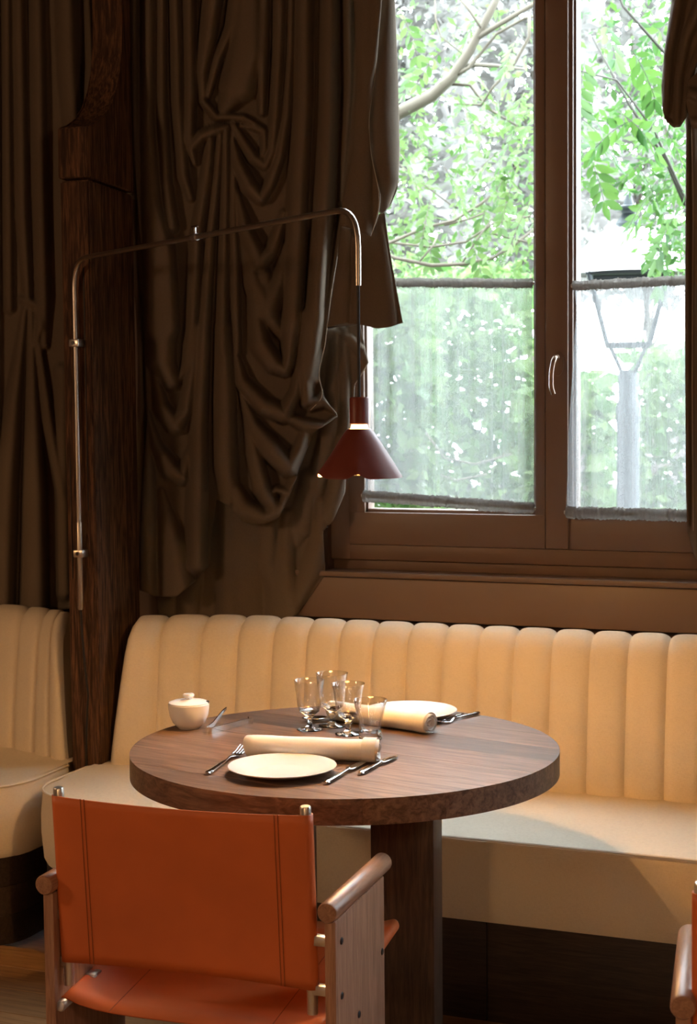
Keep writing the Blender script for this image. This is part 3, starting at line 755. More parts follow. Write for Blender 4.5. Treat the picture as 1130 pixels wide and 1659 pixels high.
def ribbon(name, secs, mat, parent):
    """lofted cutlery body along +x: secs = (x, half width, z centre, half thickness)"""
    v, f = [], []; n = 10
    for x, hw, zc, ht in secs:
        for k in range(n):
            a = 2 * pi * k / n; v.append((x, hw * cos(a), zc + ht * sin(a)))
    for i in range(len(secs) - 1):
        for k in range(n): f.append((i * n + k, i * n + (k + 1) % n, (i + 1) * n + (k + 1) % n, (i + 1) * n + k))
    f.append(tuple(range(n - 1, -1, -1))); f.append(tuple((len(secs) - 1) * n + k for k in range(n)))
    return mesh(name, v, f, mat, parent)
def cutlery(kind, A, B, label, group='cutlery on the round table'):
    A = Vector((*A, TZ)); B = Vector((*B, TZ)); ang = atan2((B - A).y, (B - A).x); L_ = (B - A).length
    root = empty('table_' + kind, A, ang, label=label, cat=kind, group=group)
    q = L_ / .21
    hz = .0045
    hs = [(0, .004, hz, .0025), (.004, .0068, hz, .0038), (.02, .0072, hz, .0038), (.07, .0056, hz + .0006, .0032), (.095, .0040, hz + .001, .0026), (.105, .0026, hz + .0014, .0018), (.125, .0026, .0075, .0016)]
    ribbon('grip', [(x * q, a, z, t) for x, a, z, t in hs], m_chrome, root)
    if kind == 'fork':
        ribbon('head', [(x * q, a, z, t) for x, a, z, t in ((.124, .0026, .0075, .0016), (.135, .006, .0065, .0013), (.146, .0105, .005, .0011), (.158, .0118, .004, .0010), (.166, .0118, .004, .001))], m_chrome, root)
        for k in range(4):
            y = (-1.5 + k) * .0069
            tube('tine', [(.165 * q, y, .004), (.18 * q, y, .0045), (.196 * q, y, .0085), (.21 * q, y * .95, .0125)], [.0018, .0016, .0014, .0009], m_chrome, root, 8)
    elif kind == 'knife':
        ribbon('blade', [(x * q, a, z, t) for x, a, z, t in ((.118, .003, .0075, .0016), (.125, .008, .0068, .0008), (.16, .0095, .006, .0007), (.19, .0088, .0055, .0006), (.205, .006, .005, .0005), (.21, .001, .005, .0004))], m_chrome, root)
    else:
        v, f = [], []
        for i in range(9):
            t = i / 8; x = (.125 + t * .075) * q; hw = .019 * sin(pi * min(1, .06 + t * .94)) ** .6 + .0015
            for k in range(7):
                u_ = -1 + 2 * k / 6; v.append((x, hw * u_, .0085 - .0065 * sin(pi * t) * (1 - u_ * u_) ))
        for i in range(8):
            for k in range(6): f.append((i * 7 + k, i * 7 + k + 1, (i + 1) * 7 + k + 1, (i + 1) * 7 + k))
        o = mesh('spoon_bowl', v, f, m_chrome, root); md = o.modifiers.new('t', 'SOLIDIFY'); md.thickness = .0012
    return root
cutlery('fork', (-1.456, 2.853), (-1.484, 3.088), 'steel fork with raised tines left of the front plate')
cutlery('knife', (-1.198, 2.858), (-1.192, 3.06), 'long steel knife right of the front plate, blade running under the napkin')
cutlery('knife', (-1.163, 2.955), (-1.148, 3.13), 'steel knife furthest right, beside the end of the front napkin')
cutlery('fork', (-1.122, 3.642), (-1.176, 3.478), 'steel fork by the rear plate, its handle pointing to the table edge')
cutlery('knife', (-1.152, 3.612), (-1.196, 3.442), 'dark-looking knife close against the right rim of the rear plate')
cutlery('spoon', (-1.345, 3.50), (-1.500, 3.415), 'steel spoon with its bowl showing just left of the glasses')

# ================================================================== CURTAINS
QS = 2.4565
def Q(p): return (200 + p[0] / QS, p[1] / QS)
def poly_eval(pts, n):
    pts = np.array(pts, float); d = np.r_[0, np.cumsum(np.hypot(*np.diff(pts, axis=0).T))]
    t = np.linspace(0, d[-1], n); 
    out = np.c_[np.interp(t, d, pts[:, 0]), np.interp(t, d, pts[:, 1])]
    for _ in range(3):   # light smoothing
        o2 = out.copy(); o2[1:-1] = (out[:-2] + 2 * out[1:-1] + out[2:]) / 4; out = o2
    return out
def cloth(name, parent, top, bottom, left, right, ridges, Y, nu, nv, gain=1.0, px=False, thick=.003, tilt=0.0, lean=None):
    conv = (lambda p: p) if px else Q
    unit = 4.6 / 2573 / (1 if px else QS)
    T = poly_eval(top, nu); B = poly_eval(bottom, nu); Lf = poly_eval(left, nv); Rt = poly_eval(right, nv)
    u = np.linspace(0, 1, nu)[None, :, None]; v = np.linspace(0, 1, nv)[:, None, None]
    P = (1 - v) * T[None] + v * B[None] + (1 - u) * Lf[:, None] + u * Rt[:, None] \
        - ((1 - u) * (1 - v) * T[0] + u * (1 - v) * T[-1] + (1 - u) * v * B[0] + u * v * B[-1])
    P = P.reshape(-1, 2)
    Hs = np.zeros(len(P)); p_ = 5.0
    for rd in ridges:
        pts, r = rd[0], rd[1]; hk = rd[2] if len(rd) > 2 else 1.0; kl, kr = rd[3] if len(rd) > 3 else (1, 1)
        pts = [list(q) for q in pts]
        if pts[0][1] == 0: pts.insert(0, [pts[0][0], -700 if not px else -300])
        pts = np.array(pts, float)
        rs = np.array(r if hasattr(r, '__len__') else [r] * len(pts), float)
        if len(rs) < len(pts): rs = np.r_[rs[0], rs]
        best = np.zeros(len(P))
        for i in range(len(pts) - 1):
            a, b_ = pts[i], pts[i + 1]; d = b_ - a; l2 = max((d * d).sum(), 1e-6)
            t = np.clip(((P - a) @ d) / l2, 0, 1); w = P - (a + t[:, None] * d); dist = np.hypot(w[:, 0], w[:, 1])
            side = d[0] * w[:, 1] - d[1] * w[:, 0]
            rr = rs[i] + (rs[i + 1] - rs[i]) * t; re = rr * np.where(side > 0, kl, kr)
            x = np.clip(dist / re, 0, 1)
            h = rr * hk * (1 - x * x) ** .8
            best = np.maximum(best, h)
        Hs += best ** p_
    Hs = Hs ** (1 / p_) * unit * gain
    Hs = np.where(Hs > .06, .06 + .035 * np.tanh((Hs - .06) / .035), Hs)
    # fine irregularity
    Hs += .0025 * np.sin(P[:, 0] * .031 * (QS if px else 1) + 2 * np.sin(P[:, 1] * .004 * (QS if px else 1))) * np.clip(Hs / .01, 0, 1)
    V = []
    for (x, y), h_ in zip(P, Hs):
        X, Yp = conv((x, y)); yy = Y - h_ - tilt * (y / 2400.)
        d = ray(X, Yp); V.append(CAM + d * (yy / d[1]))
    f = [(i * nu + k, i * nu + k + 1, (i + 1) * nu + k + 1, (i + 1) * nu + k) for i in range(nv - 1) for k in range(nu - 1)]
    o = mesh(name, V, f, m_curtain, parent, world=True, sharp=None)
    md = o.modifiers.new('thick', 'SOLIDIFY'); md.thickness = thick; md.offset = 1
    return o
def hemline(parent, pts, Y, px=False, r=.0012):
    conv = (lambda p: p) if px else Q
    pp = poly_eval(pts, 30); tube('hem', [atY(*conv(p), Y) for p in pp], r, m_hem, parent, 6, world=True)
B0 = 1179
curt = empty('draped_curtain', (-1.95, 4.3, .86), label='dark brown wool curtain gathered in deep swags between the timber post and the window', cat='curtain', group='heavy brown curtains')
main_r = [
    ([(955, 0), (942, 400), (902, 800), (856, 1000), (826, 1179), (800, 1380)], [40, 40, 36, 30, 30, 24], .9),
    ([(40, 0), (45, 500), (62, 1000), (70, 1300)], 22), ([(100, 0), (95, 500), (110, 800), (140, 1000), (150, 1300)], [34, 36, 50, 72, 78]),
    ([(150, 0), (150, 400), (165, 700), (190, 900)], [26, 26, 30, 34]), ([(205, 0), (215, 400), (238, 700), (268, 790)], [26, 28, 28, 18]),
    ([(262, 0), (265, 350), (262, 560), (285, 650)], [30, 30, 30, 14]),
    ([(355, 0), (335, 150), (312, 280), (318, 400)], [44, 40, 30, 22]), ([(445, 0), (430, 110), (375, 230), (335, 380)], [34, 32, 26, 20]),
    ([(500, 0), (490, 200), (455, 340), (400, 440)], [70, 80, 78, 30], .7), ([(560, 0), (550, 250), (550, 450)], [32, 34, 18]),
    ([(318, 405), (370, 465), (430, 465), (480, 470), (555, 510)], [20, 22, 18, 20, 12], 1.3),
    ([(415, 505), (360, 520), (310, 540), (268, 590), (285, 650)], [14, 26, 30, 26, 12], 1.2),
    ([(470, 500), (520, 505), (560, 525), (562, 590), (545, 650)], [12, 18, 20, 20, 14], 1.2),
    ([(440, 500), (475, 560), (520, 630), (565, 660), (592, 600), (605, 450), (618, 200), (622, 0)], [18, 24, 30, 26, 26, 28, 32, 34]),
    ([(435, 560), (455, 650), (500, 740), (545, 790), (580, 740), (622, 620), (650, 450), (665, 200), (668, 0)], [14, 30, 40, 32, 28, 28, 26, 24, 24]),
    ([(450, 760), (480, 900), (540, 1040), (590, 1000), (640, 850)], [14, 34, 46, 34, 22]),
    ([(470, 940), (520, 1130), (570, 1230), (620, 1120), (650, 980)], [16, 44, 60, 40, 24], .8),
    ([(722, 0), (716, 400), (695, 800), (670, 1277), (655, 1450)], [44, 46, 48, 48, 30]), ([(820, 0), (815, 500), (790, 900), (762, 1277), (745, 1500)], [44, 46, 50, 50, 34]),
    ([(770, 0), (768, 500), (745, 900)], 20, .7), ([(895, 0), (900, 350), (882, 620), (868, 800)], [32, 32, 28, 16]),
    ([(345, 555), (330, 700), (290, 950), (272, 1277), (255, 1450), (215, 1520)], [20, 28, 30, 32, 28, 12]),
    ([(385, 530), (372, 700), (345, 950), (322, 1277), (300, 1700), (292, 2000), (290, 2250)], [16, 22, 24, 30, 40, 48, 48]),
    ([(408, 520), (405, 800), (395, 1179), (390, 1400)], [16, 24, 28, 30]), ([(437, 520), (438, 850), (445, 1179), (452, 1400)], [12, 22, 26, 20]),
    ([(395, 1300), (402, 1600), (408, 1850), (425, 1990)], [36, 50, 52, 40], .8),
    # lower left panel
    ([(150, 1250), (150, 1430), (190, 1520), (222, 1500)], [70, 62, 40, 14], .8),
    ([(128, 1480), (150, 1620), (205, 1690), (245, 1640), (272, 1480), (292, 1300)], [20, 36, 42, 34, 30, 24]),
    ([(100, 1650), (130, 1780), (190, 1870), (235, 1900), (262, 1800)], [14, 32, 44, 36, 20]),
    ([(98, 1680), (92, 2000), (98, 2360)], [20, 44, 52], .8), ([(150, 1960), (190, 2180), (210, 2380)], [20, 70, 90], .6),
    # big swags
    ([(445, 1400), (470, 1520), (560, 1615), (640, 1650), (685, 1560), (715, 1400), (735, 1200)], [16, 34, 44, 40, 28, 26, 22]),
    ([(520, 1180), (545, 1370), (600, 1450), (640, 1470), (665, 1380)], [30, 48, 44, 34, 16]),
    ([(560, 1100), (590, 1280), (640, 1350)], [40, 44, 20], .7),
    ([(470, 1570), (520, 1700), (590, 1790), (660, 1860), (700, 1790), (735, 1680)], [14, 38, 52, 44, 32, 14]),
    ([(490, 1660), (520, 1800), (555, 1950), (600, 2020), (650, 2010)], [16, 36, 40, 36, 18]),
    ([(430, 1900), (480, 2020), (560, 2060), (620, 2040), (680, 1900)], [20, 50, 40, 34, 16]),
    ([(575, 1975), (610, 1950), (660, 1960), (690, 1900)], [16, 20, 22, 14], 1.4), ([(570, 1970), (585, 2010), (615, 1990)], [12, 16, 10], 1.5),
    ([(725, 1250), (722, 1450), (730, 1600), (775, 1600), (800, 1560)], [34, 40, 30, 22, 12]),
    ([(640, 1655), (720, 1690), (800, 1705), (850, 1655)], [20, 34, 34, 10], 1.1), ([(745, 1630), (800, 1600), (845, 1640)], [14, 26, 12], 1.2),
]
cloth('main_panel', curt, [(20, -700), (300, -700), (700, -700), (960, -700)],
      [(60, 2345), (130, 2375), (210, 2375), (290, 2310), (343, 2250), (352, 2110), (368, 1985), (420, 2015), (470, 2072), (510, 2090), (570, 2085), (620, 2060), (660, 1980), (700, 1870), (760, 1720), (852, 1655)],
      [(20, -700), (20, 0), (40, 600), (72, 1000), (80, 1277), (95, 1640), (84, 1800), (70, 2000), (60, 2345)],
      [(960, -700), (960, 0), (940, 400), (900, 800), (855, 1000), (825, 1179), (802, 1380), (775, 1490), (800, 1580), (852, 1655)],
      main_r, 4.352, 240, 400, 2.5, tilt=.032)
back_r = [([(180, 1600), (170, 2300), (165, 2480)], 50), ([(300, 1900), (260, 2300), (240, 2470)], 60, .7), ([(405, 1950), (412, 2200), (405, 2470)], [30, 40, 44]), ([(480, 2000), (470, 2250), (475, 2480)], [50, 80, 80], .5),
          ([(590, 2050), (572, 2250), (610, 2350), (600, 2480)], [20, 40, 44, 40]), ([(660, 2050), (640, 2250), (650, 2460)], [30, 46, 60]), ([(740, 1900), (705, 2100), (690, 2160)], [40, 50, 20]),
          ([(800, 1320), (850, 1330), (838, 1460), (820, 1700), (760, 1950)], [24, 22, 30, 38, 40]), ([(880, 1320), (878, 1500), (880, 1700), (860, 1900), (820, 2060)], [18, 26, 30, 40, 36]),
          ([(865, 1330), (905, 1350), (950, 1400), (970, 1440)], [14, 24, 24, 10], 1.3), ([(780, 2000), (780, 2150), (740, 2280), (690, 2400)], [30, 40, 46, 30])]
cloth('back_panel', curt, [(110, 1450), (400, 1400), (800, 1310), (940, 1290)], [(140, 2470), (250, 2475), (330, 2470), (400, 2482), (520, 2490), (640, 2480), (700, 2440), (805, 2285)],
      [(110, 1450), (125, 1900), (130, 2370), (140, 2470)], [(940, 1290), (962, 1380), (977, 1440), (920, 1530), (916, 1620), (905, 1760), (886, 1900), (884, 1960), (836, 2072), (795, 2112), (800, 2200), (805, 2285)], back_r, 4.370, 130, 150, .85)
cloth('shadow_panel', curt, [(12, -700), (130, -700)], [(18, 2335), (130, 2370)], [(12, -700), (15, 1000), (50, 1200), (60, 1500), (40, 2000), (18, 2335)], [(130, -700), (130, 2370)], [([(35, 0), (35, 1000), (62, 1300), (66, 1640)], 18), ([(75, 1660), (60, 2000), (45, 2330)], [16, 26, 30])], 4.37, 24, 60, .8)
cloth('middle_flap', curt, [(925, -700), (1035, -700)], [(868, 895), (930, 920), (985, 940)], [(915, -700), (918, 0), (930, 300), (915, 600), (880, 760), (862, 895)],
      [(1035, -700), (1030, 0), (1008, 260), (975, 480), (985, 620), (1025, 780), (1015, 860), (985, 940)], [([(965, 0), (960, 300), (945, 600), (935, 780), (945, 930)], [44, 40, 46, 56, 50], .7), ([(1010, 0), (990, 250), (965, 420)], [30, 22, 10])], 4.245, 40, 130)
cloth('outer_flap', curt, [(1015, -700), (1090, -700)], [(1000, 835), (1028, 852), (1060, 825)], [(1015, -700), (1015, 0), (1000, 260), (968, 480), (978, 620), (1005, 760), (1000, 835)],
      [(1090, -700), (1082, 0), (1094, 300), (1101, 600), (1096, 740), (1060, 825)], [([(1030, 0), (1015, 250), (1005, 500), (1025, 700), (1020, 820)], [56, 80, 96, 80, 40], .8)], 4.30, 40, 130)
cloth('lower_flap', curt, [(868, 880), (960, 870), (1040, 845)], [(812, 1302), (870, 1290), (930, 1288), (1010, 1308), (1060, 1302), (1112, 1285)], [(868, 880), (850, 1050), (830, 1180), (812, 1302)],
      [(1040, 845), (1058, 980), (1082, 1120), (1112, 1285)], [([(990, 900), (1000, 1080), (1010, 1300)], [50, 70, 90], .5), ([(890, 920), (870, 1100), (860, 1290)], [26, 40, 44], .7), ([(915, 950), (930, 1100), (935, 1290)], [14, 24, 36], .7)], 4.275, 50, 80)
hemline(curt, [(1030, -100), (1008, 260), (975, 480), (985, 620), (1025, 780), (1015, 860), (985, 940)], 4.242)
hemline(curt, [(830, 1150), (802, 1380), (775, 1490), (800, 1580), (745, 1632)], 4.290)
hemline(curt, [(880, 915), (900, 1010), (916, 1060)], 4.30, r=.0009)
hemline(curt, [(977, 1440), (950, 1490), (922, 1530)], 4.34)
hemline(curt, [(812, 1300), (870, 1288), (930, 1286)], 4.285, r=.0009)

# left curtain, behind the post
lc = empty('draped_curtain', (-2.75, 4.3, .88), label='dark brown curtain knotted low, left of the timber post above the left banquette', cat='curtain', group='heavy brown curtains')
lr = [([(-60, 0), (-55, 900)], 18), ([(-20, 0), (-18, 900)], 18), ([(10, 0), (14, 500)], 10), ([(30, 0), (36, 350), (44, 480)], [12, 13, 8]), ([(60, 0), (64, 300), (70, 480), (72, 560)], [14, 15, 14, 8]), ([(108, 0), (112, 120), (125, 300), (140, 500)], [20, 20, 14, 12]), ([(142, 0), (146, 100), (140, 200)], [8, 9, 9]),
      ([(34, 484), (48, 490), (66, 498)], [6, 8, 6], 1.5), ([(62, 500), (66, 530), (56, 560)], [8, 10, 6], 1.3), ([(40, 500), (22, 650), (10, 800), (2, 980)], [6, 16, 22, 24]), ([(50, 500), (52, 650), (56, 800), (56, 985)], [6, 13, 22, 26]), ([(60, 540), (78, 680), (100, 800)], [8, 12, 10]), ([(100, 600), (104, 960)], 14, .7)]
cloth('main_panel', lc, [(-140, -300), (165, -300)], [(-140, 985), (20, 985), (60, 992), (125, 985)], [(-140, -300), (-140, 985)], [(165, -300), (160, 200), (140, 500), (125, 985)], lr, 4.34, 130, 260, 2.0, px=True)
# right curtain
rc = empty('draped_curtain', (-.6, 4.3, 1.05), label='brown curtain with a hanging swag loop at the right edge of the window', cat='curtain', group='heavy brown curtains')
rr_ = [([(1116, 180), (1114, 500), (1114, 850)], [6, 9, 9]), ([(1135, 0), (1132, 500), (1132, 900)], 13), ([(1160, 0), (1160, 900)], 14), ([(1190, 0), (1190, 900)], 15), ([(1225, 0), (1225, 900)], 15)]
cloth('main_panel', rc, [(1104, -300), (1260, -300)], [(1127, 905), (1160, 930), (1260, 960)], [(1104, -300), (1106, 150), (1112, 210), (1110, 500), (1112, 800), (1114, 860), (1127, 905)], [(1260, -300), (1260, 960)], rr_, 4.335, 90, 200, 1.8, px=True)
cloth('swag_loop', rc, [(1090, -300), (1150, -300)], [(1080, 197), (1092, 207), (1103, 206), (1113, 190)], [(1090, -300), (1089, 0), (1077, 80), (1072, 140), (1074, 180), (1080, 197)], [(1150, -300), (1150, 0), (1135, 80), (1122, 140), (1113, 190)],
      [([(1100, 0), (1084, 90), (1079, 180)], [10, 9, 7]), ([(1140, 0), (1112, 60), (1100, 130), (1098, 200)], [14, 9, 8, 7]), ([(1145, 60), (1118, 120), (1108, 195)], [10, 8, 5]), ([(1078, 192), (1092, 203), (1110, 192)], [4, 5, 4], 1.4)], 4.28, 40, 130, 1.2, px=True)
cloth('upper_swag', rc, [(1115, 130), (1200, 60)], [(1120, 205), (1200, 240)], [(1115, 130), (1112, 165), (1120, 205)], [(1200, 60), (1200, 240)], [([(1118, 150), (1150, 160), (1200, 120)], [10, 16, 20]), ([(1122, 195), (1150, 200), (1200, 190)], [6, 14, 20])], 4.26, 30, 30, 1.2, px=True)
hemline(rc, [(1121, 195), (1124, 330), (1122, 600), (1124, 860)], 4.30, True, .0009)

# café curtains on the sashes
def cafe(label, tl, tr_, bl, br, leftpts, rightpts, Y, seed):
    root = empty('cafe_curtain', tuple(map(float, atY((bl[0] + br[0]) / 2, bl[1], Y))), label=label, cat='curtain', group='sheer half curtains')
    nu, nv = 150, 50; rn = np.random.default_rng(seed)
    Lp = poly_eval(leftpts, nv); Rp = poly_eval(rightpts, nv)
    ph = rn.uniform(0, 6.28, 7); fr = rn.uniform(20, 90, 7)
    V = []
    for j in range(nv):
        t = j / (nv - 1)
        for i in range(nu):
            u = i / (nu - 1); p = Lp[j] * (1 - u) + Rp[j] * u
            w = sum(sin(fr[k] * u + ph[k] + .6 * t * sin(ph[k] * 3)) for k in range(7)) / 7
            amp = .006 + .010 * (1 - t) * t * 2
            V.append(atY(p[0], p[1], Y - amp * w))
    f = [(j * nu + i, j * nu + i + 1, (j + 1) * nu + i + 1, (j + 1) * nu + i) for j in range(nv - 1) for i in range(nu - 1)]
    mesh('sheer_cloth', V, f, m_sheer, root, world=True, sharp=None)
    for nm, a, b_, r0 in (('top_casing', tl, tr_, .0135), ('bottom_casing', bl, br, .0170)):
        n = 130; pts, rad = [], []
        for i in range(n):
            u = i / (n - 1); p = np.array(a) * (1 - u) + np.array(b_) * u
            pts.append(atY(p[0], p[1], Y - .006) + np.array([0, 0, .0012 * sin(u * 37 + seed)]))
            rad.append(r0 * (1 + .07 * sin(u * 300 + 3 * sin(u * 40)) + .05 * rn.normal()) * (.6 if i in (0, n - 1) else 1))
        tube(nm, pts, rad, m_sheer_dense, root, 10, world=True, sharp=None)
        A = Vector(atY(*a, Y - .006)); B = Vector(atY(*b_, Y - .006)); d = (B - A).normalized()
        tube('rod', [A - d * .004, B + d * .004], .005, m_pole, root, 8, world=True)
        # gathered heading frill
        v, f2 = [], []
        sgn = 1 if nm == 'top_casing' else -1
        for i in range(n):
            u = i / (n - 1); p = np.array(a) * (1 - u) + np.array(b_) * u
            for q in (0, 1):
                y_ = p[1] + sgn * (3 + q * (5 + 1.5 * rn.normal()))
                v.append(atY(p[0], y_, Y - .006 - .004 * sin(u * 260) * q))
        f2 = [(2 * i, 2 * i + 1, 2 * i + 3, 2 * i + 2) for i in range(n - 1)]
        mesh('frill', v, f2, m_sheer_dense, root, world=True, sharp=None)
    return root
cafe('sheer grey half curtain on the left sash, behind the lamp shade', (600, 457), (864, 459), (588, 803), (866, 824), [(600, 460), (603, 600), (600, 700), (590, 803)], [(862, 462), (864, 600), (866, 822)], 4.408, 3)
cafe('sheer grey half curtain on the right sash, right of the window handle', (928, 463), (1150, 452), (917, 830), (1160, 836), [(931, 466), (935, 500), (928, 600), (922, 700), (918, 828)], [(1150, 455), (1155, 600), (1160, 834)], 4.400, 8)

# ================================================================== OUTSIDE
GZ = -.25
tag(box('ground', (-16, 4.66, GZ - .3), (9, 34, GZ), m_ground, bev=0), kind='structure')
def leaf_mesh(name, mat, w=.42):
    """one leaf, unit length along +x, folded on its rib"""
    xs = [0, .18, .42, .68, .9, 1.0]; ws = [.02, .30, .5, .42, .18, 0]
    v, f = [], []
    for x, q in zip(xs, ws):
        z = -.10 * x * x
        v += [(x, 0, z), (x, w * q, z + .09 * q), (x, -w * q, z + .09 * q)]
    for i in range(5):
        a, b_ = 3 * i, 3 * i + 3
        f += [(a, b_, b_ + 1, a + 1), (b_, a, a + 2, b_ + 2)]
    me = bpy.data.meshes.new(name); me.from_pydata(v, [], f); me.materials.append(mat)
    me.polygons.foreach_set('use_smooth', [True] * len(me.polygons)); return me
def leaf_cloud(name, parent, centers, size, mat, seed, droop=.3, width=.4):
    r = np.random.default_rng(seed); n = len(centers)
    a = r.uniform(0, 2 * pi, n); e = r.normal(-droop, .5, n); s = size * r.uniform(.6, 1.25, n)
    d = np.c_[np.cos(a) * np.cos(e), np.sin(a) * np.cos(e), np.sin(e)]
    t = r.normal(size=(n, 3)); sd = np.cross(d, t); sd /= np.linalg.norm(sd, axis=1)[:, None] + 1e-9
    nm = np.cross(sd, d)
    C_ = np.asarray(centers); L_ = s[:, None]
    V = np.stack([C_, C_ + d * L_ * .45 + sd * L_ * width * .5 + nm * L_ * .06, C_ + d * L_ * .5, C_ + d * L_ * .45 - sd * L_ * width * .5 + nm * L_ * .06, C_ + d * L_], 1).reshape(-1, 3)
    k = np.arange(n)[:, None] * 5
    Fc = np.concatenate([k + [0, 2, 1], k + [1, 2, 4], k + [0, 3, 2], k + [3, 4, 2]])
    me = bpy.data.meshes.new(name); me.vertices.add(len(V)); me.vertices.foreach_set('co', V.ravel())
    me.loops.add(Fc.size); me.loops.foreach_set('vertex_index', Fc.ravel().astype(np.int32)); me.polygons.add(len(Fc)); me.polygons.foreach_set('loop_start', np.arange(len(Fc), dtype=np.int32) * 3)
    me.update(); me.validate()
    o = link(name, me, mat, parent, world=True, smooth=False); o['kind'] = 'stuff'; return o
def pinnate(parent, lm, base, direction, n_pairs, length, leaf, seed, stems):
    """compound leaf: a drooping stalk with paired leaflets, each leaflet its own object"""
    rn = random.Random(seed); d = Vector(direction).normalized(); p = Vector(base); step = length / n_pairs
    pts = [p.copy()]; side = d.cross(Vector((0, 0, 1))).normalized()
    if side.length < .1: side = Vector((1, 0, 0))
    roll = rn.uniform(-.9, .9)
    side = (Matrix.Rotation(roll, 3, d) @ side)
    for i in range(n_pairs):
        d = (d + Vector((0, 0, -.13))).normalized(); p = p + d * step; pts.append(p.copy())
        for s in ((-1, 1) if i < n_pairs - 1 else (-1, 1, 0)):
            ld = (side * s * 1.0 + d * .55 + Vector((rn.uniform(-.15, .15), rn.uniform(-.15, .15), -.28 + rn.uniform(-.15, .15)))).normalized() if s else d
            up = (d.cross(side) + Vector((rn.uniform(-.4, .4), rn.uniform(-.4, .4), .2))).normalized()
            yv = up.cross(ld).normalized(); zv = ld.cross(yv)
            L_ = leaf * rn.uniform(.8, 1.15) * (.75 if i == 0 else 1)
            o = bpy.data.objects.new('leaf', lm); COL.objects.link(o)
            m = Matrix.Identity(4)
            for k in range(3): m[k][0] = ld[k] * L_; m[k][1] = yv[k] * L_; m[k][2] = zv[k] * L_; m[k][3] = p[k] + ld[k] * .004
            o.parent = parent; o.matrix_local = Matrix.Translation(-Vector(parent.location)) @ m
    stems.append(pts)
def join_tubes(name, lines, mat, parent, n=7):
    V, Fc = [], []
    for pts, r in lines:
        v, f = tube_data(pts, r, n); k = len(V); V += v; Fc += [tuple(q + k for q in g) for g in f]
    return mesh(name, V, Fc, mat, parent, world=True, sharp=None)
def rand_in(x0, x1, y0, y1, D0, D1, n, r):
    """points filling the frustum slab seen between those picture bounds"""
    X = r.uniform(x0, x1, n); Yp = r.uniform(y0, y1, n); D = r.uniform(D0, D1, n)
    return np.array([atD(a, b_, c) for a, b_, c in zip(X, Yp, D)])

# --- tree beyond the right sash (close, long pinnate leaves)
tR = empty('leafy_tree', (-.2, 7.4, GZ), label='green pinnate-leaved tree close beyond the right sash', cat='tree', group='trees outside the window')
lmR = leaf_mesh('leaf', m_leaf)
stems = []; lines = []
rn = random.Random(5)
def pxl(pts, D, r): return ([atD(x, y, d) for (x, y), d in zip(pts, D)], r)
lines.append(([(-.2, 7.4, GZ), (-.25, 7.35, 1.2), (-.3, 7.3, 2.2), (-.45, 7.2, 3.0), (-.6, 7.1, 3.8)], [.07, .06, .05, .035, .02]))
lines.append(pxl([(1200, 200), (1110, 330), (1075, 250), (1020, 170), (960, 60)], [7.5, 7.2, 7.0, 6.9, 6.9], [.02, .012, .008, .006, .004]))
lines.append(pxl([(1200, 420), (1110, 320), (1060, 210), (1000, 130), (940, 115)], [7.5, 7.1, 6.9, 6.8, 6.8], [.012, .008, .006, .004, .003]))
lines.append(pxl([(1180, 40), (1090, 100), (1010, 10), (980, -60)], [7.3, 7.0, 6.9, 6.9], [.014, .008, .006, .004]))
seeds_R = [(1000, 225, -1, 0), (1065, 250, -.8, -.3), (960, 150, -1, .1), (1040, 190, -.9, -.2), (1085, 300, -.7, -.5), (985, 265, -.4, -.9), (1060, 310, -.7, -.7), (1100, 340, -.5, -.8), (1000, 180, .7, -.5), (950, 240, .4, -.8),
           (1050, 60, -.5, -.9), (1070, 110, -.9, -.3), (975, 20, .3, -1), (1020, 75, .6, -.8), (950, 90, -.2, -.9), (1090, 30, -.7, -.6), (940, 190, .8, -.5), (1090, 380, -.3, -1), (1080, 210, .5, -.8), (1030, 265, .6, -.7), (1110, 260, -.9, -.4), (1010, 120, .9, -.2), (1105, 160, -.8, -.4)]
for i, (x, y, dx, dz) in enumerate(seeds_R):
    D = 6.6 + rn.random() * .9
    dirv = Vector(_r) * dx + Vector((0, 0, 1)) * dz * .8 + Vector(_fh) * rn.uniform(-.5, .3)
    pinnate(tR, lmR, atD(x, y, D), dirv, 6, .24, .085, 100 + i, stems)
lines += [(s, .0018) for s in stems]
join_tubes('branches', lines, m_bark2, tR, 6)
r1 = np.random.default_rng(21)
cs = np.concatenate([rand_in(1030, 1200, -250, 440, 7, 8.5, 900, r1), rand_in(930, 1110, -200, 130, 7.2, 8.8, 320, r1), rand_in(930, 1110, 130, 310, 7.2, 8.6, 480, r1), rand_in(1050, 1130, 290, 450, 7, 8.3, 260, r1)])
leaf_cloud('foliage', tR, cs, .06, m_leaf, 22, .5, .42)

# --- tree beyond the left sash, with pale leaning branches
tL = empty('leafy_tree', (-3.3, 7.9, GZ), label='tree with pale leaning branches beyond the left sash', cat='tree', group='trees outside the window')
lmL = leaf_mesh('leaf', m_leaf2)
lines = []; stems = []
lines.append(([tuple(atD(495, 1190, 8.4)), tuple(atD(500, 800, 8.4)), tuple(atD(515, 420, 8.4)), tuple(atD(560, 235, 8.4))], [.09, .08, .07, .042]))
main_b = [(560, 235), (648, 182), (700, 155), (733, 125), (760, 85), (800, 10), (830, -60)]
lines.append(pxl(main_b, [8.4, 8.3, 8.2, 8.15, 8.1, 8.0, 8.0], [.042, .036, .033, .030, .025, .02, .016]))
lines.append(pxl([(733, 125), (760, 110), (805, 55), (850, 30), (900, 20)], [8.15, 8.1, 8.1, 8.0, 8.0], [.014, .010, .008, .007, .006]))
lines.append(pxl([(760, 70), (800, 45), (868, 5), (900, -20)], [8.1, 8.0, 7.9, 7.9], [.016, .014, .012, .012]))
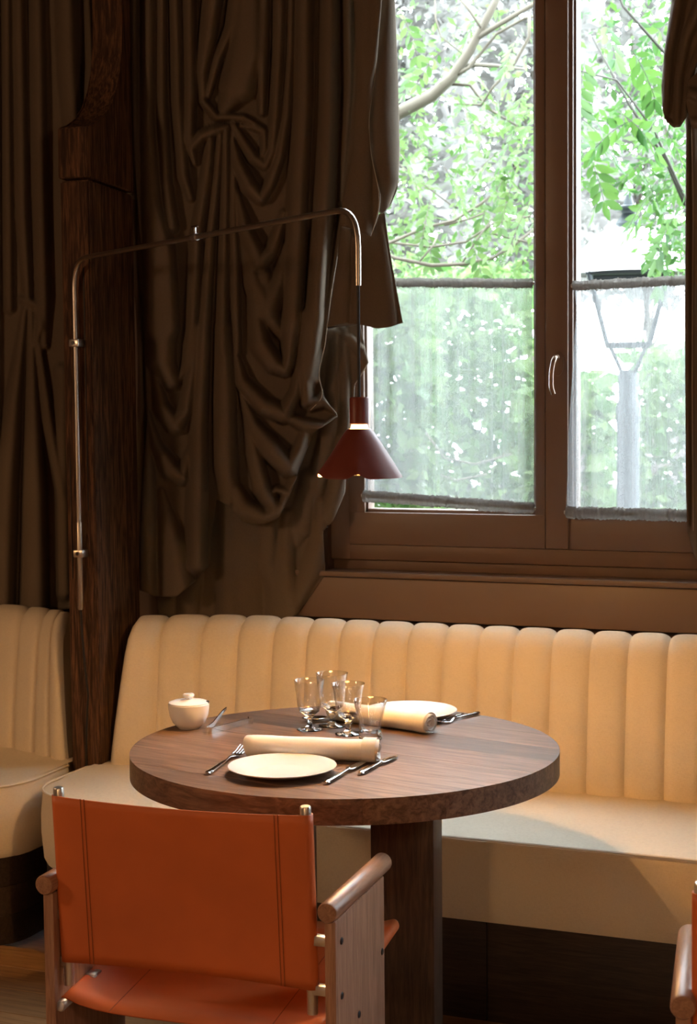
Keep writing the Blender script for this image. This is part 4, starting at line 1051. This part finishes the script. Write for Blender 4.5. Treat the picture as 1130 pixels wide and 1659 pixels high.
lines.append(pxl([(745, 105), (800, 106), (850, 112)], [8.15, 8.3, 8.4], [.014, .010, .006]))
lines.append(pxl([(858, 20), (858, 60), (830, 110), (800, 140), (780, 170), (740, 168)], [7.9, 7.9, 8, 8, 8.1, 8.1], [.009, .009, .008, .007, .006, .004]))
lines.append(pxl([(715, 135), (762, 138), (790, 175), (840, 205)], [8.2, 8.2, 8.2, 8.3], [.010, .008, .007, .005]))
lines.append(pxl([(738, -10), (760, 15), (780, 45)], [8, 8, 8], [.006, .007, .007]))
lines.append(pxl([(705, -10), (706, 30), (715, 60), (760, 95)], [8.2, 8.2, 8.2, 8.2], [.005, .005, .004, .003]))
# sagging pale twigs low in the pane
lines.append(pxl([(600, 405), (640, 390), (690, 368), (735, 358), (780, 330), (795, 318)], [7.8] * 6, [.008, .008, .008, .007, .007, .006]))
lines.append(pxl([(600, 380), (640, 394), (700, 400), (755, 392), (800, 362), (860, 350)], [8.0] * 6, [.006] * 6))
lines.append(pxl([(600, 400), (640, 418), (700, 430), (750, 428), (800, 418), (840, 392), (880, 360)], [7.9] * 7, [.009, .009, .010, .009, .008, .008, .007]))
lines.append(pxl([(680, 424), (702, 398), (710, 380)], [7.9, 7.9, 8], [.005, .005, .004])); lines.append(pxl([(750, 425), (772, 390), (800, 352)], [7.9] * 3, [.005] * 3))
lines.append(pxl([(720, 365), (760, 355), (785, 345)], [7.8] * 3, [.005] * 3)); lines.append(pxl([(798, 378), (835, 388), (870, 395)], [7.8] * 3, [.006, .005, .004]))
lines.append(pxl([(640, 260), (675, 290), (735, 335)], [8.6] * 3, [.004, .004, .004]))
lines.append(pxl([(690, 700), (720, 742), (770, 752), (830, 735)], [7.9] * 4, [.006] * 4)); lines.append(pxl([(715, 770), (740, 778), (790, 768)], [7.9] * 3, [.005] * 3))
seeds_L = [(775, 245, .7, -.3), (820, 240, -.8, -.4), (850, 260, -.8, -.5), (800, 280, .2, -1), (830, 300, -.3, -.9), (770, 120, .5, -.6), (850, 150, -.4, -.8), (790, 320, -.2, -1), (650, 20, .4, -.8), (690, 90, -.5, -.6),
           (840, 60, -.4, -.7), (720, 80, -.6, -.4), (740, 150, .5, -.7), (660, 140, .4, -.8), (700, 320, -.3, -1), (840, 200, -.5, -.8), (860, 330, -.5, -.8), (780, 20, -.5, -.7), (720, 270, .5, -.7), (650, 250, .4, -.7), (690, 360, .2, -1), (760, 380, .4, -.9), (830, 400, -.6, -.6)]
for i, (x, y, dx, dz) in enumerate(seeds_L):
    D = 7.4 + rn.random() * 1.0
    dirv = Vector(_r) * dx + Vector((0, 0, 1)) * dz * .8 + Vector(_fh) * rn.uniform(-.5, .4)
    pinnate(tL, lmL, atD(x, y, D), dirv, 6, .21, .064, 300 + i, stems)
lines += [(s, .0018) for s in stems]
join_tubes('branches', lines, m_bark, tL, 8)
cs = np.concatenate([rand_in(560, 880, -200, 450, 8.0, 9.6, 1250, r1), rand_in(740, 880, 150, 460, 7.6, 9, 560, r1), rand_in(560, 700, 200, 470, 8, 9.5, 560, r1), rand_in(180, 560, -200, 470, 8, 9.6, 1700, r1)])
leaf_cloud('foliage', tL, cs, .06, m_leaf2, 33, .4, .45)

# --- far trees, thin pale crowns
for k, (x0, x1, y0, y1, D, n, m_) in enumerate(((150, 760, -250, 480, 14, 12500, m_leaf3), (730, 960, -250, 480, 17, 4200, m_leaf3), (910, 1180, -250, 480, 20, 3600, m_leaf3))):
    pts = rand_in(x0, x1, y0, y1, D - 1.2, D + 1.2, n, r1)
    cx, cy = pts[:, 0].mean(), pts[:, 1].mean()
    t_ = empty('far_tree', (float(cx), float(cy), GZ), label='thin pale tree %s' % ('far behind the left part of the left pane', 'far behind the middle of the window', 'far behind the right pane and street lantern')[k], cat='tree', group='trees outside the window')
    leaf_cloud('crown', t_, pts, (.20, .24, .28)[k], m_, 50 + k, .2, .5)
    L_ = [([(cx, cy, GZ), (cx + .1, cy, 2), (cx - .1, cy + .1, 4), (cx + .2, cy, 5.4)], [.06, .05, .04, .02])]
    for q in range(9):
        a = Vector((cx, cy, 1.6 + q * .4)); b_ = Vector(pts[rn.randrange(n)]); L_.append(([a, (a + b_) / 2 + Vector((0, 0, .2)), b_], [.02, .014, .006]))
    join_tubes('trunk', L_, m_bark, t_, 6)
# --- shrubs behind the half curtains
shr = [(200, 700, 440, 840, 10.0, 4200, 'shrub behind the left part of the left half curtain'), (670, 880, 430, 840, 11.6, 1700, 'shrub behind the right part of the left half curtain'), (860, 985, 610, 860, 9.4, 900, 'flowering shrub left of the lantern post'), (1030, 1200, 560, 860, 11.2, 1100, 'shrub right of the lantern post with pale flowers')]
for k, (x0, x1, y0, y1, D, n, lab) in enumerate(shr):
    pts = rand_in(x0, x1, y0, y1, D - .6, D + .8, int(n * 1.5), r1); cx, cy = pts[:, 0].mean(), pts[:, 1].mean()
    t_ = empty('shrub', (float(cx), float(cy), GZ), label=lab, cat='shrub', group='shrubs outside the window')
    leaf_cloud('foliage', t_, pts, .15, m_leaf4, 70 + k, .2, .5)
    L_ = [([(cx + rn.uniform(-.2, .2), cy, GZ), (cx + rn.uniform(-.3, .3), cy, .5), tuple(pts[rn.randrange(n)])], [.02, .015, .006]) for q in range(7)]
    join_tubes('stems', L_, m_bark2, t_, 6)
    if k >= 2: leaf_cloud('blossom', t_, rand_in(x0 + 20, x1 - 40, 700, 800, D - .9, D - .6, 50, r1), .07, m_pink, 80 + k, 0, .8)
# --- lantern
lb = Vector(atD(1018, 805, 8.5)); LX, LY = float(lb.x), float(lb.y)
lan = empty('street_lantern', (LX, LY, GZ), label='old street lantern with white domed top on a thick grey post beyond the right sash', cat='lantern')
def lz(yp): return float(atD(1015, yp, 8.5)[2]) - GZ
lathe('post', [(0, 0), (.11, 0), (.11, .1), (.075, .16), (.062, .3), (.060, lz(690)), (.066, lz(680)), (.066, lz(660)), (.05, lz(645)), (.055, lz(610)), (.045, lz(600)), (0, lz(600))], mat_plain('grey_iron', (.045, .05, .055), .55, .2), lan, 20)
nS = 4; rt, rb = .29, .155; zt, zb = lz(446), lz(560); off = radians(45 + 12)
cor = lambda R_, z: [Vector((R_ * cos(off + k * pi / 2), R_ * sin(off + k * pi / 2), z)) for k in range(nS)]
Ct, Cb = cor(rt, zt), cor(rb, zb)
for k in range(nS):
    tube('glazing_bar', [Cb[k], Ct[k]], .014, m_lantern, lan, 6); tube('top_rail', [Ct[k], Ct[(k + 1) % nS]], .018, m_lantern, lan, 6); tube('bottom_rail', [Cb[k], Cb[(k + 1) % nS]], .014, m_lantern, lan, 6)
    mesh('lantern_pane', [Cb[k] * .98, Cb[(k + 1) % nS] * .98, Ct[(k + 1) % nS] * .98, Ct[k] * .98], [(0, 1, 2, 3)], m_pane, lan)
    c = Cb[k]; tube('prong', arc_path([(c.x * .9, c.y * .9, zb), (c.x * .55, c.y * .55, zb - .08), (c.x * .3, c.y * .3, lz(605))], .05, 4), .011, m_lantern, lan, 6)
lathe('dome', [(.30, zt), (.295, zt + .03), (.25, zt + .12), (.19, zt + .19), (.12, zt + .235), (.07, lz(376)), (0, lz(376))], m_milk, lan, 32)
lathe('finial', [(0, lz(370)), (.05, lz(372)), (.068, lz(366)), (.035, lz(350)), (.04, lz(346)), (.085, lz(343)), (.085, lz(340)), (.03, lz(336)), (.012, lz(320)), (0, lz(318))], m_lantern, lan, 24)
